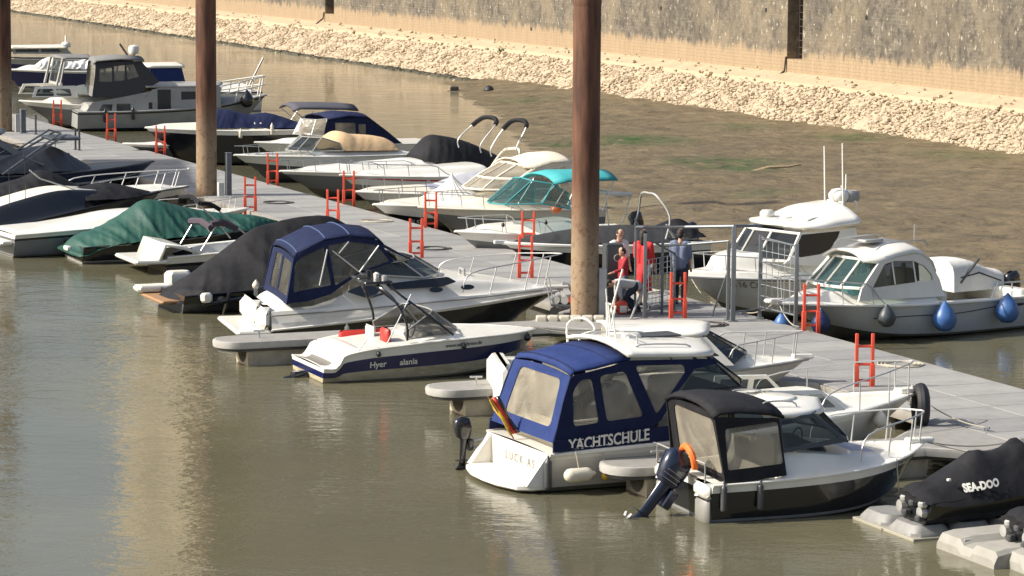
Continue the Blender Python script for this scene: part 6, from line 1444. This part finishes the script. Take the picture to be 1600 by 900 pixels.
# ---------------------------------------------------------------- people
skin = mat('skin', (.52, .31, .21), .55); hairm = mat('dark_hair', (.025, .018, .013), .7)
def capsule(M, chain, n=10):
    pts = [Vector(c[:3]) for c in chain]; rs = [c[3] for c in chain]
    M.tube(pts, rs, n)
    for p, r_ in zip(pts, rs):
        M.lathe([(.001, -r_)]+[(r_*math.cos(a), r_*math.sin(a)) for a in [rad(q) for q in (-60, -30, 0, 30, 60)]]+[(.001, r_)], (p.x, p.y, p.z), n)
def remesh(M, name, m_, parent, vox=.014):
    o = M.build(name, m_, parent, smooth=180); md = o.modifiers.new('union', 'REMESH'); md.mode = 'VOXEL'; md.voxel_size = vox; md.use_smooth_shade = True
    s2 = o.modifiers.new('soft', 'SMOOTH'); s2.iterations = 3; s2.factor = .5
    return o
def person(loc, rz, label, h=1.72, shirt=None, trousers=None, lean=0.0, arms=((.1, .35), (.1, .35)), squat=0.0, hair=None, long_coat=False, shoes=None, headtilt=0.0, sleeves=.75, legs=True, step=.08):
    """x forward; lean bends the trunk forward from the hips, arms = (forward swing, elbow bend) left and right"""
    s = h/1.72; e = thing('person', label, 'person', loc, rz, None); e.scale = (s, s, s)
    hipz = .90-squat
    cl, sl_ = math.cos(lean), math.sin(lean)
    def T(x, y, z):   # trunk space from the hips, leaning
        return (x*cl+z*sl_, y, hipz+z*cl-x*sl_)
    body = MB()
    sh = [T(0, sg*.175, .47) for sg in (1, -1)]
    # trunk, neck, head
    for sg in (1, -1): capsule(body, [(*T(0, sg*.07, 0), .105), (*T(0, sg*.06, .2), .10), (*T(.0, sg*.085, .38), .10), (*T(0, sg*.12, .47), .065)])
    capsule(body, [(*T(0, 0, .5), .06), (*T(.01, 0, .58), .052)])
    ht = headtilt
    def Hd(x, y, z):
        cx, cz = math.cos(ht), math.sin(ht); x2, z2 = x*cx+z*cz, z*cx-x*cz; return T(.01+x2, y, .58+z2)
    capsule(body, [(*Hd(.0, 0, .10), .085), (*Hd(.012, 0, .06), .07), (*Hd(.0, 0, .14), .08)], 12)
    capsule(body, [(*Hd(.092, 0, .07), .014), (*Hd(.08, 0, .10), .01)], 6)
    capsule(body, [(*Hd(.07, 0, .025), .03)], 8)
    for sg in (1, -1): capsule(body, [(*Hd(0, sg*.083, .085), .018)], 6)
    arm_pts = []
    for sg, (sw, el) in ((1, arms[0]), (-1, arms[1])):
        a = Vector(T(0, sg*.18, .46)); d = Vector((math.sin(sw), sg*.12, -math.cos(sw))).normalized(); b_ = a+d*.29
        d2 = Vector((math.sin(sw+el), -sg*.02, -math.cos(sw+el))).normalized(); c = b_+d2*.25; arm_pts.append((a, b_, c))
        capsule(body, [(*a, .055), (*(a.lerp(b_, .5)), .046), (*b_, .038), (*(b_.lerp(c, .4)), .037), (*c, .026)])
        capsule(body, [(*c, .026), (*(c+d2*.05), .033), (*(c+d2*.085), .03)], 8)
        side_ = Vector((0, 1, 0)); curl = Vector((d2.z*-1, 0, d2.x))*.0
        for k, fl in enumerate((.06, .075, .07, .055)):
            p0 = c+d2*.09+side_*(k-1.5)*.018*-sg; p1_ = p0+(d2+Vector((.25, 0, 0))).normalized()*fl*.55; capsule(body, [(*p0, .009), (*p1_, .008), (*(p1_+(d2+Vector((.7, 0, .1))).normalized()*fl*.45), .007)], 6)
        capsule(body, [(*(c+d2*.03), .012), (*(c+d2*.06+Vector((.035, 0, 0))), .010), (*(c+d2*.09+Vector((.045, 0, 0))), .008)], 6)
    hips = []
    for sg in (1, -1):
        hp_ = Vector((0, sg*.09, hipz)); kn = Vector((.03+squat*.95+ (step if sg > 0 else -step)*.5, sg*.10, hipz-.43+squat*.62 if squat else .48)); an = Vector((-.01+(step if sg > 0 else -step), sg*.10, .085))
        hips.append((hp_, kn, an))
        capsule(body, [(*hp_, .095), (*hp_.lerp(kn, .5), .078), (*kn, .056), (*kn.lerp(an, .35), .057), (*an, .036)])
        capsule(body, [(*(an+Vector((-.03, 0, -.045))), .035), (*(an+Vector((.08, 0, -.05))), .035), (*(an+Vector((.15, 0, -.058))), .026)], 8)
    remesh(body, 'body', skin, e, .013)
    # clothes
    M = MB()
    for sg in (1, -1): capsule(M, [(*T(0, sg*.07, -.03), .125), (*T(0, sg*.06, .2), .118), (*T(.0, sg*.085, .38), .118), (*T(0, sg*.12, .47), .08)])
    for a, b_, c in arm_pts: capsule(M, [(*a, .07), (*b_, .055)]+([(*b_.lerp(c, sleeves), .045)] if sleeves > 0 else []))
    remesh(M, 'shirt', shirt, e, .016)
    M = MB()
    for hp_, kn, an in hips:
        capsule(M, [(*hp_, .112), (*hp_.lerp(kn, .5), .094), (*kn, .072), (*kn.lerp(an, .4), .068), (*(an+Vector((0, 0, .02))), .058)])
    capsule(M, [(0, -.05, hipz, .11), (0, .05, hipz, .11)])
    remesh(M, 'trousers', trousers, e, .016)
    M = MB()
    for _, _, an in hips: capsule(M, [(*(an+Vector((-.03, 0, -.045))), .043), (*(an+Vector((.08, 0, -.05))), .043), (*(an+Vector((.155, 0, -.056))), .033)], 8)
    remesh(M, 'shoes', shoes or dgrey, e, .012)
    M = MB(); capsule(M, [(*Hd(-.018, 0, .125), .092), (*Hd(-.035, 0, .08), .082)], 12)
    if hair == 'long': capsule(M, [(*Hd(-.05, 0, .06), .07), (*Hd(-.07, 0, -.08), .05)], 8)
    remesh(M, 'hair', hairm, e, .012)
    eyes = MB()
    for sg in (1, -1): capsule(eyes, [(*Hd(.079, sg*.03, .095), .010)], 6)
    eyes.build('eyes', mat('eye_dark', (.02, .015, .01), .3), e)
    if long_coat:
        M = MB(); rows = []
        for z, r_ in ((.95, .15), (.7, .18), (.45, .2), (.35, .21)):
            rows.append([(r_*math.cos(a)*.8, r_*math.sin(a), z) for a in [rad(80+k*20) for k in range(11)]])
        M.grid(rows); M.build('coat_skirt', shirt, e, solid=.015)
    return e
redcl = mat('red_cloth', (.62, .03, .03), .8); jeans = mat('blue_jeans', (.12, .17, .24), .85); navycl = mat('navy_trousers', (.02, .026, .045), .85); greycl = mat('grey_shirt', (.42, .42, .41), .85); bluecl = mat('blue_grey_shirt', (.14, .17, .25), .85); whitecl = mat('white_shirt', (.7, .69, .66), .85); beigecl = mat('cream_trousers', (.6, .54, .44), .85)
person(at(966, 474, DZ), rad(-60), 'dark haired person in a white shirt standing behind the grey cabinet', 1.72, whitecl, jeans, headtilt=.35, sleeves=0)
person(at(973, 484, DZ), rad(200), 'shorter person in a dark red top and jeans at the cabinet side', 1.42, mat('dark_red_cloth', (.33, .02, .03), .8), jeans, arms=((.5, .8), (.3, .5)), headtilt=.3)
person(at(1004, 478, DZ), rad(60), 'person in a bright red top and cream trousers behind the gate post', 1.74, redcl, beigecl, arms=((.2, .9), (.15, .3)), hair='long', long_coat=True, sleeves=.4)
person(at(993, 489, DZ), rad(185), 'person in a grey shirt bending far forward over a red bag', 1.55, greycl, navycl, lean=rad(82), arms=((rad(-10), .15), (rad(0), .1)), squat=.22, headtilt=.5, sleeves=0)
person(at(1062, 476, DZ), rad(75), 'dark haired man in a blue grey shirt and navy trousers behind the gate', 1.74, bluecl, navycl, arms=((.3, 1.1), (.1, .3)), sleeves=.1)
bag = thing('bag', 'bright red bag standing on the walkway under the bending person', 'bag', at(971, 491, DZ), rad(20))
MB().box(-.13, .13, -.1, .1, 0, .3, 0, .06).build('bag_body', redp, bag, smooth=60); MB().tube(spl([(-.08, 0, .28), (-.04, 0, .4), (.04, 0, .4), (.08, 0, .28)], 4), .012, 6).build('handle', black, bag)
MB().box(-.08, .08, -.112, -.1, .05, .2, 0, .003).build('pocket', white, bag)
# dark bundle and gear left of the pile foot
p = at(884, 492, DZ)
cart = thing('hand_cart', 'small dark hand cart with stacked round rolls left of the middle pile foot', 'cart', p, rad(-10))
MB().box(-.3, .3, -.2, .2, .2, .25, 0, .01).build('tray', dgrey, cart)
for x in (-.22, .22):
    MB().lathe([(.0, -.03), (.1, -.03), (.1, .03), (0, .03)], (x, -.2, .1), 14, 0, 'y').build('wheel', rubber, cart)
for k, (x, mm) in enumerate(((-.2, lgrey), (.0, lgrey), (.18, redv))):
    MB().lathe([(0, -.16), (.09, -.16), (.1, 0), (.09, .16), (0, .16)], (x, 0, .34), 12, 0, 'y').build('roll', mm, cart)
MB().tube([(-.3, .18, .2), (-.42, .2, .8), (-.42, -.2, .8), (-.3, -.18, .2)], .014, 6).build('handle', steel, cart)
# pale block row on the first finger near the pile
for k in range(6):
    p = at(846+k*18, 502, DZ); 
    o = MB().box(-.12, .12, -.16, .16, 0, .24, 0, .03).build('kerb_block', mat('pale_block', (.5, .46, .37), .85, col2=(.36, .32, .24), scale=5), F1)
    q = p-F1.location; q.rotate(Matrix.Rotation(-RZ, 3, 'Z')); o.location = (q.x, q.y, DZ-.12); o.rotation_euler = (0, 0, rad(0)-RZ)
# ---------------------------------------------------------------- jet skis on float docks
cubem = mat('float_cube_plastic', (.20, .20, .195), .6, col2=(.30, .29, .26), scale=7, bump=.003, bscale=30)
def float_dock(px, py, nx, ny, label, cx=.72, cy=.9):
    p = at(px, py, 0); e = thing('float_dock', label, 'float dock', p, RZ-rad(90)+rad(0), 'jet ski float docks')
    mk = None
    for i in range(nx):
        for j in range(ny):
            if mk is None:
                o = MB().box(.02, cx-.02, .02, cy-.02, -.15, .2, 0, .11).build('float_cube', cubem, e, smooth=40); mk = o.data
                M2 = MB().box(-.03, cx+.03, -.03, cy+.03, -.01, .04, 0, .01); mk2 = M2.build('flange', mat('pale_flange', (.30, .28, .22), .8), e, smooth=0).data; fl0 = bpy.data.objects['flange']
            else:
                o = bpy.data.objects.new('float_cube', mk); C.objects.link(o); o.parent = e; o.location = (i*cx, j*cy, 0)
                o2 = bpy.data.objects.new('flange', mk2); C.objects.link(o2); o2.parent = e; o2.location = (i*cx, j*cy, R.uniform(-.003, .003))
    return e
# local x of these docks runs toward the walkway
FX = math.atan2(PP.y, PP.x)
fd = float_dock(1428, 846, 6, 2, 'grey float dock of separate chamfered cubes under the lettered jet ski'); fd.rotation_euler = (0, 0, FX)
def jetski(px, py, label, text=None, sx=1.0):
    p = at(px, py, .2); e = thing('jet_ski', label, 'jet ski', Vector((p.x, p.y, .2)), FX, 'covered jet skis')
    class J: pass
    j = J(); j.e = e
    n = 34; nu = 30; rows = []; Lj = 3.3
    ridge = [(-.12, .46), (.0, .58), (.3, .66), (.7, .84), (.98, 1.02), (1.2, .98), (1.45, 1.04), (1.75, 1.16), (2.1, 1.0), (2.7, .8), (3.3, .62)]
    edge = [(-.12, .36), (.4, .30), (1.2, .36), (2.2, .5), (3.3, .56)]; half = [(-.12, .42), (.1, .54), (1.2, .60), (2.2, .55), (3.0, .3), (3.3, .05)]
    for i in range(n+1):
        x = lerp(-.12, 3.3, i/n); zr, ze, w_ = sinterp(ridge, x), sinterp(edge, x), max(.02, sinterp(half, x)); row = []
        for k in range(nu+1):
            u = -1+2*k/nu; a = abs(u); f = noise.noise(Vector((x*2.2, u*2, 7)))+.6*noise.noise(Vector((x*5-u*3, u*2, 2))); row.append((x+.03*f*a, u*(w_+.03*f*a), ze+(zr-ze)*(1-a**2.0)+.05*f*(1-a**4)))
        rows.append(row)
    M = MB().grid(rows); M.add(rows[0]+[(rows[0][0][0]+.02, 0, .3)], [(k, k+1, nu+1) for k in range(nu)]); M.build('cover', blackc, e, smooth=60)
    rows = []
    for i in range(13):
        t = i/12; x = lerp(0, 3.2, t); w_ = .5*(1-max(0, (t-.4)/.6)**2.2)+.01; zz = lerp(.38, .55, t)
        rows.append([(x, -w_, zz), (x-.0, -w_*.95, zz-.14), (x, -w_*.6, lerp(.0, .3, t**2)), (x, 0, lerp(-.05, .22, t**2)), (x, w_*.6, lerp(.0, .3, t**2)), (x, w_*.95, zz-.14), (x, w_, zz)])
    M = MB().grid(rows); M.add(rows[0], [tuple(range(7))]); M.build('hull', black, e)
    for y in (-.3, .3): MB().lathe([(0, 0), (.09, .01), (.1, .1), (.06, .12)], (-.1, y, .2), 10, 0, 'x').build('nozzle', steel, e)
    for y, z in ((-.38, .34), (-.1, .32), (.15, .35), (-.3, .12), (.1, .14)): MB().box(-.14, -.02, y-.06, y+.06, z-.05, z+.04, 0, .02).build('stern_fitting', steel if z > .33 else dgrey, e)
    if text:
        vv, ff = text2d(text, .15, .008); w0 = max(a for a, c in vv)
        def proj_(x, z): return (x, -(sinterp(half, x)*max(.2, 1-max(0, z-sinterp(edge, x)))**.5)-.03, z)
        M = MB(); out = []
        for a, c in vv:
            x = .86+a*.9; ze, zr, w_ = sinterp(edge, x), sinterp(ridge, x), sinterp(half, x); z = ze+.24+c+ (x-.86)*.03
            u = min(1, max(.0, 1-(z-ze)/(zr-ze)))**.5; out.append((x, -(u*w_)-.045, z+.015))
        M.add(out, ff).build('lettering', white, e, smooth=0)
    MB().box(.34, .40, -.40, -.34, .66, .70, 0, .01).build('cover_tag', white, e)
    return e
jetski(1428, 815, 'jet ski under a black cover with white lettering', 'SEA-DOO')
jetski(1592, 856, 'second jet ski under a plain black cover at the right edge')
def slab_float(px, py, label, L_=3.4, W_=1.9):
    p = at(px, py, 0); e = thing('drive_on_dock', label, 'float dock', p, FX, 'pale drive on docks')
    M = MB(); rows = []
    for x in [0, .06, .25, .9, 1.8, L_]:
        zt = .12 if x < .01 else (.24 if x < .2 else .27+.02*x)
        rows.append([(x, 0, -.1), (x, 0, zt-.06), (x, .06, zt), (x, W_*.36, zt), (x, W_*.42, zt-.08), (x, W_*.58, zt-.08), (x, W_*.64, zt), (x, W_-.06, zt), (x, W_, zt-.06), (x, W_, -.1)])
    M.grid(rows); M.add(rows[0], [tuple(range(10))]); M.build('float_body', mat('pale_float', (.30, .29, .255), .75, col2=(.21, .20, .17), scale=4), e, smooth=30)
    MB().box(.55, .85, W_*.2, W_*.28, .275, .29, 0, .005).build('hand_slot', dgrey, e)
    for y in (W_*.38, W_*.62): MB().tube([(.1, y, .22), (1.8, y, .26)], .02, 6).build('groove', lgrey, e)
    return e
slab_float(1553, 890, 'pale moulded drive-on float dock under the second covered jet ski', 3.4, 1.6)
slab_float(1640, 912, 'corner of a pale float dock at the bottom right corner', 2.5, 1.2)
# ---------------------------------------------------------------- mooring ropes and cleats
def rope_(p, q, label, sag=.12, m_=None, r_=.012):
    p, q = Vector(p), Vector(q); pts = [p.lerp(q, k/8)-Vector((0, 0, sag*4*(k/8)*(1-k/8))) for k in range(9)]
    return MB().tube(pts, r_, 5).build('mooring_rope', m_ or rope, None, label=label, cat='rope', group='mooring ropes')
def edge_pt(p, near_=True, off=0.0):
    a = (p-far).dot(DD)+off; return dk(a, WID-.12 if near_ else .12, DZ+.06)
cl0 = None
def cleat(p, lb):
    global cl0
    if cl0 is None:
        cl0 = thing('cleat', lb, 'cleat', p, RZ, 'mooring cleats'); MB().tube([(-.12, 0, .07), (.12, 0, .07)], .018, 6).tube([(-.04, 0, 0), (-.04, 0, .07)], .016, 6).tube([(.04, 0, 0), (.04, 0, .07)], .016, 6).build('horn', alu, cl0)
    else: c = copy_tree(cl0); c.location = p; c['label'] = lb
for bb, nm, near_ in ((b1, 'the black hulled boat', 1), (b2, 'the yacht school boat', 1), (b3, 'the navy striped speedboat', 1), (b4, 'the navy canopy cruiser', 1), (r1, 'the boat with blue fenders', 0), (r2, 'the pilothouse boat with aerials', 0)):
    bow = bb.O+bb.ax*(bb.L-.15)+Vector((0, 0, bb.zs(bb.L)+.05))
    for k, off in enumerate((-1.3, 1.2)):
        q = edge_pt(bow, near_, off); cleat(q-Vector((0, 0, .06)), 'steel cleat holding the '+('nearer' if k == 0 else 'farther')+' bow rope of '+nm); rope_(bow, q, ('nearer' if k == 0 else 'farther')+' bow rope of '+nm)
st = b1.O+b1.ax*.1-b1.ay*(-1.0)+Vector((0, 0, .65)); rope_(st, at(985, 722, DZ), 'stern rope from the black hulled boat to the finger pontoon')
st = b3.O+b3.ax*.5+b3.ay*1.0+Vector((0, 0, .6)); rope_(st, st+b3.ay*.9+b3.ax*.4-Vector((0, 0, .1)), 'stern rope from the navy striped speedboat to its finger pontoon', .05)
rope_(b1.O+b1.ax*b1.L*.78-b1.ay*.85+Vector((0, 0, .8)), b1.O+b1.ax*b1.L*.78-b1.ay*.98+Vector((0, 0, .15)), 'rope end hanging down the bow side of the black hulled boat', .0)
CO = ['pale rope coil on the walkway nearest the camera', 'dark rope coil between the nearest ladder and the fence', 'pale rope coil beside the fence gate', 'dark rope coil just beyond the middle pile', 'pale rope coil between the ladders left of the middle pile', 'dark rope coil near the bow of the black tarpaulin boat']
# loose lines and scuffs lying on the walkway
for k, (a0_, c0_) in enumerate(((-19, .6), (-12.5, 1.6), (-7, .5), (3, 1.8), (10, .8), (16, 1.7))):
    pts = [dk(a0_+.28*math.cos(q*.7)*(1+.03*q), c0_+.28*math.sin(q*.7)*(1+.03*q), DZ+.015) for q in range(26)]
    MB().tube(pts, .014, 5).build('rope_coil', ropedk if k % 2 else rope, None, label=CO[k], cat='rope', group='rope coils on the walkway')
# ---------------------------------------------------------------- added unseen buildings: one shades the left berths, two mirror in the water
sdir = Vector((math.sin(SUN_AZ), math.cos(SUN_AZ), 0)); sper = Vector((-sdir.y, sdir.x, 0)); sper = sper if sper.y > 0 else -sper
bw = mat('render_sand', (.5, .41, .28), .9, col2=(.42, .34, .23), scale=.4)
bdk = mat('facade_umber', (.07, .06, .045), .9, col2=(.05, .042, .033), scale=.5)
def building(name, label, A, Bq, depth, h, m1, m2, floors, bays, back=None):
    e = thing(name, label, 'building', A); u = (Bq-A); Lb = u.length; u = u.normalized(); v = Vector((-u.y, u.x, 0)); v = v if v.y > 0 else -v
    e.rotation_euler = (0, 0, math.atan2(u.y, u.x)); s_ = 1 if v.dot(Vector((-u.y, u.x, 0))) > 0 else -1
    y0, y1 = (0, depth) if s_ > 0 else (-depth, 0)
    if back is not None: y0, y1 = (0, depth) if Vector((-u.y, u.x, 0)).dot(back) > 0 else (-depth, 0)
    MB().box(0, Lb, y0, y1, 0, h).build('wall', m1, e, smooth=0)
    MB().box(-.3, Lb+.3, y0-.3, y1+.3, h, h+.6).build('roof', m2, e, smooth=0)
    M = MB(); fh = h/floors
    w0 = None
    for f in range(floors):
        for k in range(bays):
            x = (k+.25)*Lb/bays
            if w0 is None:
                w0 = MB().box(0, Lb/bays*.5, -.06, .05, fh*.3, fh*.75).build('window', pane_dark, e, smooth=0); w0.location = (x, 0 if s_ > 0 else 0, 0)
            else:
                o = bpy.data.objects.new('window', w0.data); C.objects.link(o); o.parent = e; o.location = (x, 0, f*fh)
    return e
pane_dark = darkp
cA = sdir*25+sper*93.5; cB = sdir*25+sper*107
building('shade_building', 'added tall building beyond the left edge, put there to shade the moored boats', Vector((cA.x, cA.y, -2)), Vector((cB.x, cB.y, -2)), 12, 25.4, bw, bdk, 7, 5, back=sdir)  # added out of view to cast the shade on the left berths
mA, mB = Vector((-24.9, 282, 8.5)), Vector((150, 236, 8.5))
blk = building('mirrored_block', 'added tall brown block behind the quay wall, seen only mirrored in the water', mA, mB, 40, 62, bdk, bdk, 18, 34)  # added out of view to darken the mirrored part of the water
e2 = thing('mirrored_tower', 'added sand coloured tower left of the brown block, seen only mirrored in the water', 'building', Vector((-32.6, 296, 8.5)), rad(-32))  # added out of view to give the water its tan mirrored strip
MB().box(-.5, 7.5, -8, 6, 0, 68).build('wall', bw, e2, smooth=0); MB().box(-.9, 7.9, -8.4, 6.4, 68, 68.8).build('roof', bdk, e2, smooth=0)
for k in range(18): MB().box(2, 5, -8.05, -7.9, 2+k*3.5, 3.4+k*3.5).build('window', darkp, e2, smooth=0)
